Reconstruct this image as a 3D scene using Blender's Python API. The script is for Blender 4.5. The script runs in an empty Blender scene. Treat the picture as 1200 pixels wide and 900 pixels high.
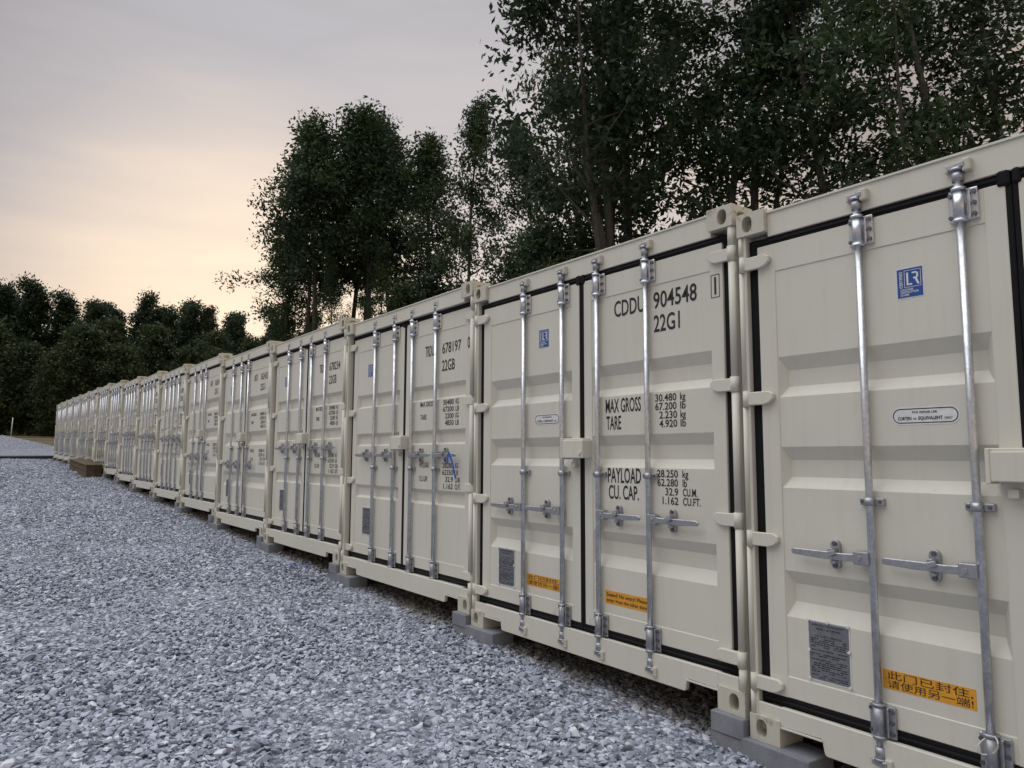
import bpy, bmesh, math, random
import numpy as np
from mathutils import Vector, Matrix

R = math.radians
scene = bpy.context.scene
COL = scene.collection

# ------------------------------------------------------------------ camera
CAM_H = 1.53                      # eye height above the gravel where the photographer stands
CX, CD = 2.28968, 3.10717         # metres along the row / in front of the row
YAW, PIT, ROL = 0.935688, 0.100433, 0.003697
fw = Vector((-math.sin(YAW) * math.cos(PIT), math.cos(YAW) * math.cos(PIT), math.sin(PIT)))
rt = Vector((math.cos(YAW), math.sin(YAW), 0.0))
up = rt.cross(fw)
r2 = rt * math.cos(ROL) + up * math.sin(ROL)
u2 = up * math.cos(ROL) - rt * math.sin(ROL)
cam_d = bpy.data.cameras.new('camera')
cam = bpy.data.objects.new('camera', cam_d)
COL.objects.link(cam)
cam.matrix_world = Matrix(((r2.x, u2.x, -fw.x, CX), (r2.y, u2.y, -fw.y, -CD),
                           (r2.z, u2.z, -fw.z, CAM_H), (0, 0, 0, 1)))
cam_d.sensor_width = 36.0
cam_d.lens = 851.4 / 1200.0 * 36.0
cam_d.clip_end = 2000.0
scene.camera = cam


def direction(u, v):
    """direction of the sight line through a point of the 1200x900 photograph (depth 1)"""
    return fw + r2 * ((u - 600) / 851.4) - u2 * ((v - 450) / 851.4)


# ------------------------------------------------------------------ world: dusk sky under thin cloud
GLOW = direction(215, 420).normalized()            # where the sun went down
SUN_AZ = math.atan2(GLOW.x, GLOW.y)
world = bpy.data.worlds.new('World')
scene.world = world
world.use_nodes = True
wn, wl = world.node_tree.nodes, world.node_tree.links
wn.clear()


def wnode(t, **kw):
    n = wn.new(t)
    for k, v in kw.items():
        setattr(n, k, v)
    return n


SKY_K = 0.660
w_out = wnode('ShaderNodeOutputWorld')
w_bg = wnode('ShaderNodeBackground')
sky = wnode('ShaderNodeTexSky', sky_type='NISHITA', sun_disc=False)
sky.sun_elevation = R(4.0)
sky.sun_rotation = SUN_AZ
sky.air_density, sky.dust_density, sky.ozone_density = 1.0, 2.0, 1.5
w_bg_sky = wnode('ShaderNodeBackground')
w_bg_sky.inputs['Strength'].default_value = 0.05 * SKY_K
wl.new(sky.outputs[0], w_bg_sky.inputs['Color'])
tc = wnode('ShaderNodeTexCoord')
sep = wnode('ShaderNodeSeparateXYZ')
wl.new(tc.outputs['Generated'], sep.inputs[0])
# thin high cloud: brightness and tint follow height above the horizon, warmed round the sunset
tilt = wnode('ShaderNodeVectorMath', operation='DOT_PRODUCT'); wl.new(tc.outputs['Generated'], tilt.inputs[0])
tilt.inputs[1].default_value = (Vector((0, 0, 1)) * math.cos(R(11)) - rt * math.sin(R(11)))      # the sheet of cloud thins towards the sunset side
asin = wnode('ShaderNodeMath', operation='ARCSINE'); wl.new(tilt.outputs['Value'], asin.inputs[0])
el = wnode('ShaderNodeMath', operation='DIVIDE'); wl.new(asin.outputs[0], el.inputs[0]); el.inputs[1].default_value = math.pi / 2
# streaky warp of the height so the bands are not perfect
mp = wnode('ShaderNodeMapping'); mp.inputs['Scale'].default_value = (1.3, 1.3, 8.0)
mp.inputs['Rotation'].default_value = (R(14), R(-10), 0)
wl.new(tc.outputs['Generated'], mp.inputs['Vector'])
nz = wnode('ShaderNodeTexNoise'); nz.inputs['Scale'].default_value = 2.2; nz.inputs['Detail'].default_value = 5.0; nz.inputs['Roughness'].default_value = 0.5
wl.new(mp.outputs[0], nz.inputs['Vector'])
nsub = wnode('ShaderNodeMath', operation='SUBTRACT'); wl.new(nz.outputs[0], nsub.inputs[0]); nsub.inputs[1].default_value = 0.5
nmul = wnode('ShaderNodeMath', operation='MULTIPLY'); wl.new(nsub.outputs[0], nmul.inputs[0]); nmul.inputs[1].default_value = 0.24
el2 = wnode('ShaderNodeMath', operation='ADD'); wl.new(el.outputs[0], el2.inputs[0]); wl.new(nmul.outputs[0], el2.inputs[1])
ramp = wnode('ShaderNodeValToRGB'); wl.new(el2.outputs[0], ramp.inputs[0])
cr = ramp.color_ramp
stops = [(0.0, (0.92, 0.74, 0.46)), (0.09, (0.78, 0.64, 0.45)), (0.18, (0.545, 0.46, 0.405)),
         (0.28, (0.37, 0.335, 0.345)), (0.38, (0.275, 0.268, 0.300)), (0.55, (0.36, 0.385, 0.46)), (1.0, (0.48, 0.54, 0.66))]
while len(cr.elements) < len(stops):
    cr.elements.new(0.5)
for e, (p, c) in zip(cr.elements, stops):
    e.position = p
    e.color = (*c, 1)
# sunset glow
dot = wnode('ShaderNodeVectorMath', operation='DOT_PRODUCT'); wl.new(tc.outputs['Generated'], dot.inputs[0]); dot.inputs[1].default_value = direction(440, 250).normalized()
gl = wnode('ShaderNodeMapRange'); gl.inputs['From Min'].default_value = 0.80; gl.inputs['From Max'].default_value = 1.0
gl.interpolation_type = 'SMOOTHSTEP'
wl.new(dot.outputs['Value'], gl.inputs[0])
gm = wnode('ShaderNodeMix', data_type='RGBA', blend_type='ADD'); wl.new(gl.outputs[0], gm.inputs[0])
wl.new(ramp.outputs[0], gm.inputs[6]); gm.inputs[7].default_value = (0.32, 0.305, 0.30, 1)
# and the warm light close round the sun that has just gone down
dot2 = wnode('ShaderNodeVectorMath', operation='DOT_PRODUCT'); wl.new(tc.outputs['Generated'], dot2.inputs[0]); dot2.inputs[1].default_value = direction(285, 345).normalized()
gl2 = wnode('ShaderNodeMapRange'); gl2.inputs['From Min'].default_value = 0.955; gl2.inputs['From Max'].default_value = 1.0
gl2.interpolation_type = 'SMOOTHSTEP'
wl.new(dot2.outputs['Value'], gl2.inputs[0])
gm2 = wnode('ShaderNodeMix', data_type='RGBA', blend_type='ADD'); wl.new(gl2.outputs[0], gm2.inputs[0])
wl.new(gm.outputs[2], gm2.inputs[6]); gm2.inputs[7].default_value = (0.24, 0.155, 0.04, 1)
wl.new(gm2.outputs[2], w_bg.inputs['Color'])
w_bg.inputs['Strength'].default_value = SKY_K
w_mix = wnode('ShaderNodeMixShader'); w_mix.inputs[0].default_value = 0.85
wl.new(w_bg_sky.outputs[0], w_mix.inputs[1]); wl.new(w_bg.outputs[0], w_mix.inputs[2])
wl.new(w_mix.outputs[0], w_out.inputs[0])

# ------------------------------------------------------------------ one very soft sun (light through thin overcast)
sun_d = bpy.data.lights.new('sun', 'SUN')
sun_d.energy = 1.5
sun_d.angle = R(75)
sun_d.color = (0.985, 0.99, 1.0)
sun = bpy.data.objects.new('sun', sun_d)
COL.objects.link(sun)
SUN_FROM = Vector((-0.20, -0.25, 0.945)).normalized()
sun.rotation_euler = SUN_FROM.to_track_quat('Z', 'Y').to_euler()
sun.location = (0, -6, 30)

vs = scene.view_settings
vs.view_transform = 'Standard'
vs.look = 'None'
vs.gamma = 1.0
vs.exposure = 0.64
vs.use_curve_mapping = False
scene.cycles.max_bounces = 6
scene.cycles.diffuse_bounces = 3
scene.cycles.glossy_bounces = 3
scene.cycles.transmission_bounces = 3


# ------------------------------------------------------------------ materials
class Mat:
    def __init__(s, name):
        s.m = bpy.data.materials.new(name)
        s.m.use_nodes = True
        s.n, s.l = s.m.node_tree.nodes, s.m.node_tree.links
        s.b = s.n['Principled BSDF']

    def node(s, t, **kw):
        n = s.n.new(t)
        for k, v in kw.items():
            setattr(n, k, v)
        return n

    def pos(s, scale=(1, 1, 1), world=True):
        if world:
            g = s.node('ShaderNodeNewGeometry').outputs['Position']
        else:
            g = s.node('ShaderNodeTexCoord').outputs['Object']
        m = s.node('ShaderNodeMapping')
        m.inputs['Scale'].default_value = scale
        s.l.new(g, m.inputs['Vector'])
        return m.outputs[0]

    def noise(s, vec, scale, detail=4.0, rough=0.55):
        n = s.node('ShaderNodeTexNoise')
        n.inputs['Scale'].default_value = scale
        n.inputs['Detail'].default_value = detail
        n.inputs['Roughness'].default_value = rough
        s.l.new(vec, n.inputs['Vector'])
        return n.outputs[0]

    def ramp(s, fac, stops):
        r = s.node('ShaderNodeValToRGB')
        while len(r.color_ramp.elements) < len(stops):
            r.color_ramp.elements.new(0.5)
        for e, (p, c) in zip(r.color_ramp.elements, stops):
            e.position = p
            e.color = (*c, 1) if len(c) == 3 else c
        s.l.new(fac, r.inputs[0])
        return r.outputs[0]

    def mix(s, fac, a, b, mode='MIX'):
        n = s.node('ShaderNodeMix', data_type='RGBA', blend_type=mode)
        for sock, v in ((n.inputs[0], fac), (n.inputs[6], a), (n.inputs[7], b)):
            if isinstance(v, (int, float)):
                sock.default_value = v
            elif isinstance(v, tuple):
                sock.default_value = (*v, 1)
            else:
                s.l.new(v, sock)
        return n.outputs[2]

    def bump(s, h, strength=0.2, dist=0.01):
        b = s.node('ShaderNodeBump')
        b.inputs['Strength'].default_value = strength
        b.inputs['Distance'].default_value = dist
        s.l.new(h, b.inputs['Height'])
        s.l.new(b.outputs[0], s.b.inputs['Normal'])

    def set(s, **kw):
        for k, v in kw.items():
            k = {'col': 'Base Color', 'rough': 'Roughness', 'metal': 'Metallic', 'spec': 'Specular IOR Level'}.get(k, k)
            if isinstance(v, tuple):
                s.b.inputs[k].default_value = (*v, 1)
            elif isinstance(v, (int, float)):
                s.b.inputs[k].default_value = v
            else:
                s.l.new(v, s.b.inputs[k])
        return s.m


def flat(name, col, rough=0.6, metal=0.0):
    m = Mat(name)
    n = m.noise(m.pos(), 30.0)
    c = m.ramp(n, [(0.3, tuple(x * 0.88 for x in col)), (0.7, tuple(min(1, x * 1.08) for x in col))])
    return m.set(col=c, rough=rough, metal=metal)


def paint(name, col, rust=0.0):
    m = Mat(name)
    big = m.noise(m.pos((0.8, 0.8, 0.8)), 1.4, 3)
    base = m.ramp(big, [(0.3, tuple(x * 0.955 for x in col)), (0.7, tuple(x * 1.03 for x in col))])
    # rain streaks of dust running down the sheet
    st = m.noise(m.pos((14, 14, 0.55)), 1.6, 5, 0.6)
    streak = m.ramp(st, [(0.50, (0, 0, 0)), (0.78, (1, 1, 1))])
    fac = m.node('ShaderNodeMath', operation='MULTIPLY'); m.l.new(streak, fac.inputs[0]); fac.inputs[1].default_value = 0.20
    c = m.mix(fac.outputs[0], base, tuple(x * f for x, f in zip(col, (0.74, 0.70, 0.63))))
    # fine scuffs
    sc = m.noise(m.pos((1, 1, 1)), 26, 6, 0.7)
    scf = m.ramp(sc, [(0.66, (0, 0, 0)), (0.74, (1, 1, 1))])
    f2 = m.node('ShaderNodeMath', operation='MULTIPLY'); m.l.new(scf, f2.inputs[0]); f2.inputs[1].default_value = 0.22
    c = m.mix(f2.outputs[0], c, (0.33, 0.29, 0.22))
    if rust > 0:
        rn = m.noise(m.pos(), 9.0, 8, 0.75)
        rf = m.ramp(rn, [(0.60 - rust * 0.1, (0, 0, 0)), (0.66, (1, 1, 1))])
        f3 = m.node('ShaderNodeMath', operation='MULTIPLY'); m.l.new(rf, f3.inputs[0]); f3.inputs[1].default_value = 0.75
        c = m.mix(f3.outputs[0], c, (0.16, 0.10, 0.055))
    fine = m.noise(m.pos(), 90, 2)
    wav = m.noise(m.pos((1.5, 1.5, 1.5)), 3.0, 2)
    hh = m.node('ShaderNodeMath', operation='MULTIPLY_ADD'); m.l.new(wav, hh.inputs[0]); hh.inputs[1].default_value = 5.0; m.l.new(fine, hh.inputs[2])
    m.bump(hh.outputs[0], 0.10, 0.004)
    r = m.ramp(sc, [(0.3, (0.40,) * 3), (0.7, (0.56,) * 3)])
    return m.set(col=c, rough=r, spec=0.4)


BEIGE = (0.670, 0.648, 0.560)
M_PAINT = paint('container_paint', BEIGE)
M_CAST = paint('casting_paint', (0.575, 0.55, 0.46), rust=0.45)
M_ROOF = paint('roof_paint', (0.55, 0.535, 0.46), rust=0.1)


def galv(name, col, rough):
    m = Mat(name)
    v = m.node('ShaderNodeTexVoronoi'); v.inputs['Scale'].default_value = 130
    m.l.new(m.pos((1, 1, 0.6)), v.inputs['Vector'])
    c = m.ramp(v.outputs['Color'], [(0.0, tuple(x * 0.82 for x in col)), (1.0, tuple(min(1, x * 1.1) for x in col))])
    n = m.noise(m.pos(), 18, 5)
    c2 = m.mix(m.ramp(n, [(0.45, (0, 0, 0)), (0.75, (0.5, 0.5, 0.5))]), c, (0.36, 0.365, 0.38))
    rr = m.ramp(n, [(0.3, (rough - 0.08,) * 3), (0.7, (rough + 0.12,) * 3)])
    m.bump(n, 0.08, 0.002)
    return m.set(col=c2, rough=rr, metal=0.95)


M_GALV = galv('galvanised_steel', (0.66, 0.67, 0.70), 0.34)
M_GALV_DULL = galv('dull_galvanised_steel', (0.46, 0.47, 0.50), 0.46)
M_BOLT = flat('bolt_steel', (0.16, 0.16, 0.17), 0.45, 0.8)
M_RUBBER = flat('door_rubber', (0.007, 0.007, 0.008), 0.7)
M_RUBBER.node_tree.nodes['Principled BSDF'].inputs['Specular IOR Level'].default_value = 0.2
M_INK = flat('stencil_ink', (0.014, 0.014, 0.016), 0.5)
M_WHITE = flat('label_white', (0.74, 0.74, 0.74), 0.4)
M_BLUE = flat('label_blue', (0.022, 0.085, 0.30), 0.35)
M_ORANGE = flat('label_orange', (0.72, 0.33, 0.018), 0.4)
M_PLATE = galv('plate_steel', (0.30, 0.31, 0.33), 0.5)
M_TIE = flat('cable_tie', (0.62, 0.62, 0.58), 0.5)
M_STRAP = flat('blue_strap', (0.015, 0.11, 0.52), 0.5)
M_PIPE = flat('black_plastic', (0.02, 0.02, 0.022), 0.45)


def concrete():
    m = Mat('concrete_block')
    a = m.noise(m.pos(), 7, 5)
    b = m.noise(m.pos(), 120, 3, 0.7)
    c = m.ramp(a, [(0.3, (0.20, 0.205, 0.225)), (0.7, (0.285, 0.295, 0.32))])
    c = m.mix(m.ramp(b, [(0.45, (0, 0, 0)), (0.7, (0.45,) * 3)]), c, (0.14, 0.14, 0.15))
    m.bump(b, 0.6, 0.004)
    return m.set(col=c, rough=0.95, spec=0.1)


M_BLOCK = concrete()


def wood():
    m = Mat('weathered_wood')
    a = m.noise(m.pos((1, 1, 14)), 3, 6, 0.65)
    c = m.ramp(a, [(0.25, (0.060, 0.046, 0.030)), (0.75, (0.16, 0.122, 0.078))])
    m.bump(a, 0.4, 0.004)
    return m.set(col=c, rough=0.85, spec=0.2)


M_WOOD = wood()
STONE_COLS = [(0.0, (0.165, 0.180, 0.225)), (0.35, (0.310, 0.335, 0.405)), (0.7, (0.445, 0.478, 0.560)), (0.9, (0.57, 0.60, 0.68)), (1.0, (0.80, 0.81, 0.84))]


def gravel_ground():
    m = Mat('gravel_bed')
    p = m.pos()
    v1 = m.node('ShaderNodeTexVoronoi'); v1.inputs['Scale'].default_value = 26; v1.inputs['Randomness'].default_value = 1
    wp = m.node('ShaderNodeTexNoise'); wp.inputs['Scale'].default_value = 30; m.l.new(p, wp.inputs['Vector'])
    pm = m.mix(0.02, p, wp.outputs['Color'], 'ADD')
    m.l.new(pm, v1.inputs['Vector'])
    sep_ = m.node('ShaderNodeSeparateColor'); m.l.new(v1.outputs['Color'], sep_.inputs[0])
    c = m.ramp(sep_.outputs[0], STONE_COLS)
    gap = m.ramp(v1.outputs['Distance'], [(0.42, (0, 0, 0)), (0.72, (1, 1, 1))])
    gf = m.node('ShaderNodeMath', operation='MULTIPLY'); m.l.new(gap, gf.inputs[0]); gf.inputs[1].default_value = 0.7
    c = m.mix(gf.outputs[0], c, (0.09, 0.092, 0.105))
    big = m.noise(m.pos((1, 1, 1)), 0.35, 4)
    c = m.mix(m.ramp(big, [(0.5, (0, 0, 0)), (0.8, (0.3,) * 3)]), c, (0.28, 0.28, 0.285))
    inv = m.node('ShaderNodeMath', operation='SUBTRACT'); inv.inputs[0].default_value = 1.0; m.l.new(v1.outputs['Distance'], inv.inputs[1])
    h2 = m.node('ShaderNodeMath', operation='ADD'); m.l.new(inv.outputs[0], h2.inputs[0]); m.l.new(sep_.outputs[1], h2.inputs[1])
    m.bump(h2.outputs[0], 1.0, 0.035)
    return m.set(col=c, rough=0.85, spec=0.3)


M_GRAVEL = gravel_ground()


def stone_mat():
    m = Mat('crushed_stone')
    oi = m.node('ShaderNodeObjectInfo')
    c = m.ramp(oi.outputs['Random'], STONE_COLS)
    n = m.noise(m.pos(), 60, 4)
    c = m.mix(0.25, c, m.ramp(n, [(0.3, (0.16, 0.175, 0.21)), (0.7, (0.48, 0.51, 0.58))]))
    big = m.noise(m.pos((1, 1, 1)), 0.5, 4)
    c = m.mix(m.ramp(big, [(0.5, (0, 0, 0)), (0.85, (0.22,) * 3)]), c, (0.27, 0.27, 0.27))
    # brown tint, set by position, on the stones under the containers
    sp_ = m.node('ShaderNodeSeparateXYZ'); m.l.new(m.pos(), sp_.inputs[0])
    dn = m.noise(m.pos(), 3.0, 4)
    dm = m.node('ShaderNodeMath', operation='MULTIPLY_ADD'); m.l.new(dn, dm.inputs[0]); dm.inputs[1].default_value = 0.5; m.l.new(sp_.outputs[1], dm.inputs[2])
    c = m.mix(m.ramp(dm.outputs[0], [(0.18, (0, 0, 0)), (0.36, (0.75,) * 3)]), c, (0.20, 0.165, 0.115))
    m.bump(n, 0.3, 0.006)
    return m.set(col=c, rough=0.72, spec=0.35)


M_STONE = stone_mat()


def field_mat():
    m = Mat('dry_field')
    a = m.noise(m.pos((1, 0.15, 1)), 0.5, 5)
    b = m.noise(m.pos(), 9, 5, 0.7)
    c = m.ramp(a, [(0.35, (0.070, 0.066, 0.030)), (0.52, (0.155, 0.120, 0.065)), (0.68, (0.24, 0.20, 0.135))])
    c = m.mix(m.ramp(b, [(0.4, (0, 0, 0)), (0.7, (0.5,) * 3)]), c, (0.055, 0.06, 0.025))
    m.bump(b, 0.8, 0.15)
    return m.set(col=c, rough=0.95, spec=0.1)


M_FIELD = field_mat()


def forest_floor():
    m = Mat('forest_floor')
    b = m.noise(m.pos(), 2.5, 6, 0.7)
    c = m.ramp(b, [(0.3, (0.018, 0.020, 0.010)), (0.7, (0.055, 0.050, 0.026))])
    m.bump(b, 0.8, 0.2)
    return m.set(col=c, rough=0.95, spec=0.1)


M_FLOOR = forest_floor()


def leaf_mat(name, dark, light, trans=0.25):
    m = Mat(name)
    n = m.noise(m.pos(), 1.1, 3)
    n2 = m.noise(m.pos(), 9, 2)
    add = m.node('ShaderNodeMath', operation='MULTIPLY_ADD'); m.l.new(n2, add.inputs[0]); add.inputs[1].default_value = 0.5; m.l.new(n, add.inputs[2])
    c = m.ramp(add.outputs[0], [(0.55, dark), (0.95, light)])
    m.set(col=c, rough=0.6, spec=0.25)
    t = m.node('ShaderNodeBsdfTranslucent'); m.l.new(c, t.inputs['Color'])
    mx = m.node('ShaderNodeMixShader'); mx.inputs[0].default_value = trans
    m.l.new(m.b.outputs[0], mx.inputs[1]); m.l.new(t.outputs[0], mx.inputs[2])
    m.l.new(mx.outputs[0], m.n['Material Output'].inputs[0])
    return m.m


M_LEAF = [leaf_mat('leaf_green', (0.022, 0.040, 0.018), (0.066, 0.104, 0.040)),
          leaf_mat('leaf_deep', (0.018, 0.033, 0.020), (0.048, 0.078, 0.038)),
          leaf_mat('leaf_olive', (0.028, 0.042, 0.018), (0.080, 0.108, 0.044))]


def bark():
    m = Mat('bark')
    a = m.noise(m.pos((6, 6, 0.8)), 3, 6, 0.7)
    c = m.ramp(a, [(0.3, (0.045, 0.040, 0.036)), (0.7, (0.13, 0.118, 0.105))])
    m.bump(a, 0.8, 0.03)
    return m.set(col=c, rough=0.9, spec=0.15)


M_BARK = bark()


# ------------------------------------------------------------------ mesh helpers
class MB:
    """collects shapes into one bmesh and links them as ONE object"""

    def __init__(s):
        s.bm = bmesh.new()

    def box(s, x0, x1, y0, y1, z0, z1, bev=0.0, seg=1):
        t = bmesh.new()
        bmesh.ops.create_cube(t, size=1.0)
        for v in t.verts:
            v.co = Vector(((x0 + x1) / 2 + v.co.x * (x1 - x0), (y0 + y1) / 2 + v.co.y * (y1 - y0), (z0 + z1) / 2 + v.co.z * (z1 - z0)))
        if bev > 0:
            bmesh.ops.bevel(t, geom=t.edges[:], offset=bev, segments=seg, profile=0.5, affect='EDGES')
        s._merge(t)
        return s

    def _merge(s, t):
        me = bpy.data.meshes.new('tmp')
        t.to_mesh(me)
        t.free()
        s.bm.from_mesh(me)
        bpy.data.meshes.remove(me)

    def prism(s, pts, a0, a1, axis='y', bev=0.0):
        """polygon (two coordinates) pushed along an axis"""
        t = bmesh.new()

        def mk(p, a):
            if axis == 'y':
                return Vector((p[0], a, p[1]))
            if axis == 'x':
                return Vector((a, p[0], p[1]))
            return Vector((p[0], p[1], a))
        A = [t.verts.new(mk(p, a0)) for p in pts]
        B = [t.verts.new(mk(p, a1)) for p in pts]
        t.faces.new(A)
        t.faces.new(B[::-1])
        n = len(pts)
        for i in range(n):
            t.faces.new((A[i], B[i], B[(i + 1) % n], A[(i + 1) % n]))
        bmesh.ops.recalc_face_normals(t, faces=t.faces[:])
        if bev > 0:
            bmesh.ops.bevel(t, geom=t.edges[:], offset=bev, segments=1, affect='EDGES')
        s._merge(t)
        return s

    def tube(s, pts, rad, seg=10, smooth=True, cap=True):
        pts = [Vector(p) for p in pts]
        if isinstance(rad, (int, float)):
            rad = [rad] * len(pts)
        rings = []
        for i, p in enumerate(pts):
            d = (pts[min(i + 1, len(pts) - 1)] - pts[max(i - 1, 0)]).normalized()
            a = d.orthogonal().normalized() if i == 0 else (rings[-1][1] - d * rings[-1][1].dot(d)).normalized()
            b = d.cross(a)
            rings.append(([s.bm.verts.new(p + (a * math.cos(2 * math.pi * k / seg) + b * math.sin(2 * math.pi * k / seg)) * rad[i]) for k in range(seg)], a))
        for (A, _), (B, _) in zip(rings, rings[1:]):
            for k in range(seg):
                f = s.bm.faces.new((A[k], A[(k + 1) % seg], B[(k + 1) % seg], B[k]))
                f.smooth = smooth
        if cap:
            s.bm.faces.new(rings[0][0][::-1])
            s.bm.faces.new(rings[-1][0])
        return s

    def quad(s, *p):
        s.bm.faces.new([s.bm.verts.new(Vector(q)) for q in p])
        return s

    def holed(s, c, U, V, hw, hh, rx, rz, inward, depth, off=0.0):
        """rectangle with an oval hole and the wall of the hole behind it"""
        c, U, V, inward = Vector(c), Vector(U), Vector(V), Vector(inward)
        ca = math.atan2(hh, hw)
        ang = []
        for a0, a1 in ((-ca, ca), (ca, math.pi - ca), (math.pi - ca, math.pi + ca), (math.pi + ca, 2 * math.pi - ca)):
            ang += [a0 + (a1 - a0) * k / 5 for k in range(5)]
        O, I, D = [], [], []
        for a in ang:
            ux, uz = math.cos(a), math.sin(a)
            t = min(hw / abs(ux) if abs(ux) > 1e-6 else 9, hh / abs(uz) if abs(uz) > 1e-6 else 9)
            O.append(s.bm.verts.new(c + U * ux * t + V * uz * t))
            # stadium-like oval
            ex = math.copysign(abs(ux) ** 0.8, ux) * rx
            ez = math.copysign(abs(uz) ** 0.8, uz) * rz
            I.append(s.bm.verts.new(c + U * (ex + off) + V * ez))
            D.append(s.bm.verts.new(c + U * (ex + off) + V * ez + inward * depth))
        n = len(ang)
        for k in range(n):
            j = (k + 1) % n
            s.bm.faces.new((O[k], O[j], I[j], I[k]))
            s.bm.faces.new((I[k], I[j], D[j], D[k]))
        s.bm.faces.new(D)
        return s

    def mesh(s, name, mat):
        bmesh.ops.recalc_face_normals(s.bm, faces=s.bm.faces[:])
        me = bpy.data.meshes.new(name)
        s.bm.to_mesh(me)
        s.bm.free()
        me.materials.append(mat)
        return me

    def obj(s, name, mat, parent=None):
        return link(name, s.mesh(name, mat), parent)


def link(name, me, parent=None):
    o = bpy.data.objects.new(name, me)
    COL.objects.link(o)
    if parent is not None:
        o.parent = parent
    return o


def tag(o, label=None, cat=None, group=None, kind=None):
    for k, v in (('label', label), ('category', cat), ('group', group), ('kind', kind)):
        if v:
            o[k] = v
    return o


def empty(name, loc=(0, 0, 0)):
    o = bpy.data.objects.new(name, None)
    o.empty_display_size = 0.3
    o.location = loc
    COL.objects.link(o)
    return o


def copy_tree(o, parent=None):
    c = o.copy()
    COL.objects.link(c)
    c.parent = parent
    for ch in o.children:
        copy_tree(ch, c)
    return c


def np_mesh(name, verts, faces, mat, smooth=False):
    """all faces have the same number of corners"""
    me = bpy.data.meshes.new(name)
    verts = np.asarray(verts, dtype=np.float32)
    faces = np.asarray(faces, dtype=np.int32)
    k = faces.shape[1]
    me.vertices.add(len(verts)); me.vertices.foreach_set('co', verts.ravel())
    me.loops.add(faces.size); me.loops.foreach_set('vertex_index', faces.ravel())
    me.polygons.add(len(faces))
    me.polygons.foreach_set('loop_start', np.arange(0, faces.size, k, dtype=np.int32))
    if smooth:
        me.polygons.foreach_set('use_smooth', np.ones(len(faces), dtype=bool))
    me.update(calc_edges=True)
    me.materials.append(mat)
    return me


# ------------------------------------------------------------------ lettering (done first, while the scene is small)
_txt = {}


def glyphs(s, bold=0.0):
    key = (s, bold)
    if key not in _txt:
        cu = bpy.data.curves.new('t', 'FONT')
        cu.body = s
        cu.size = 1.0
        cu.offset = bold
        cu.resolution_u = 3
        ob = bpy.data.objects.new('t', cu)
        COL.objects.link(ob)
        dg = bpy.context.evaluated_depsgraph_get()
        me = bpy.data.meshes.new_from_object(ob.evaluated_get(dg))
        v = np.array([tuple(x.co) for x in me.vertices]).reshape(-1, 3)
        f = [tuple(p.vertices) for p in me.polygons]
        bpy.data.objects.remove(ob)
        bpy.data.curves.remove(cu)
        bpy.data.meshes.remove(me)
        _txt[key] = (v, f)
    return _txt[key]


_cap = None


def lettering(items, y, name, mat):
    """items: (text, x0, x1, baseline z, capital height[, boldness]) on the plane y"""
    global _cap
    if _cap is None:
        _cap = glyphs('H')[0][:, 1].max()
    V, F = [], []
    for it in items:
        s, x0, x1, zb, ch = it[:5]
        v, f = glyphs(s, it[5] if len(it) > 5 else 0.012)
        if len(v) == 0:
            continue
        a, b = v[:, 0].min(), v[:, 0].max()
        sx = (x1 - x0) / (b - a) if x1 is not None else ch / _cap
        base = len(V)
        for p in v:
            V.append((x0 + (p[0] - a) * sx, y, zb + p[1] * ch / _cap))
        F += [tuple(i + base for i in q) for q in f]
    me = bpy.data.meshes.new(name)
    me.from_pydata(V, [], F)
    me.materials.append(mat)
    bm = bmesh.new(); bm.from_mesh(me)
    for f in bm.faces:
        if f.normal.y > 0:
            f.normal_flip()
    bm.to_mesh(me); bm.free()
    return me


# ------------------------------------------------------------------ the shipping container
W, H, L = 2.438, 2.591, 6.058
YF, YP = 0.036, 0.041            # door frame / door sheet behind the face of the corner castings
HINGE_Z = [2.327, 1.639, 0.949, 0.268]
STYLES = {
    'wide':   dict(gro=[(1.836, 1.770, 1.690, 1.638), (1.398, 1.335, 1.254, 1.202), (0.814, 0.753, 0.670, 0.600)],
                   dep=0.038, rods=[0.628, 1.048, 1.390, 1.810], hz=0.915, gz=1.158),
    'narrow': dict(gro=[(1.815, 1.785, 1.700, 1.680), (1.422, 1.396, 1.315, 1.296), (0.912, 0.884, 0.805, 0.784)],
                   dep=0.030, rods=[0.628, 1.048, 1.390, 1.810], hz=1.208, gz=1.088),
    'deep':   dict(gro=[(1.836, 1.770, 1.690, 1.638), (1.398, 1.335, 1.254, 1.202), (0.814, 0.753, 0.670, 0.600)],
                   dep=0.038, rods=[0.628, 1.048, 1.390, 1.810], hz=0.915, gz=1.158),
    'three':  dict(gro=[(1.900, 1.840, 1.760, 1.700), (1.398, 1.335, 1.254, 1.202), (0.814, 0.753, 0.670, 0.600)],
                   dep=0.038, rods=[0.628, 1.048, 1.390], hz=0.925, gz=1.165),
}


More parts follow.
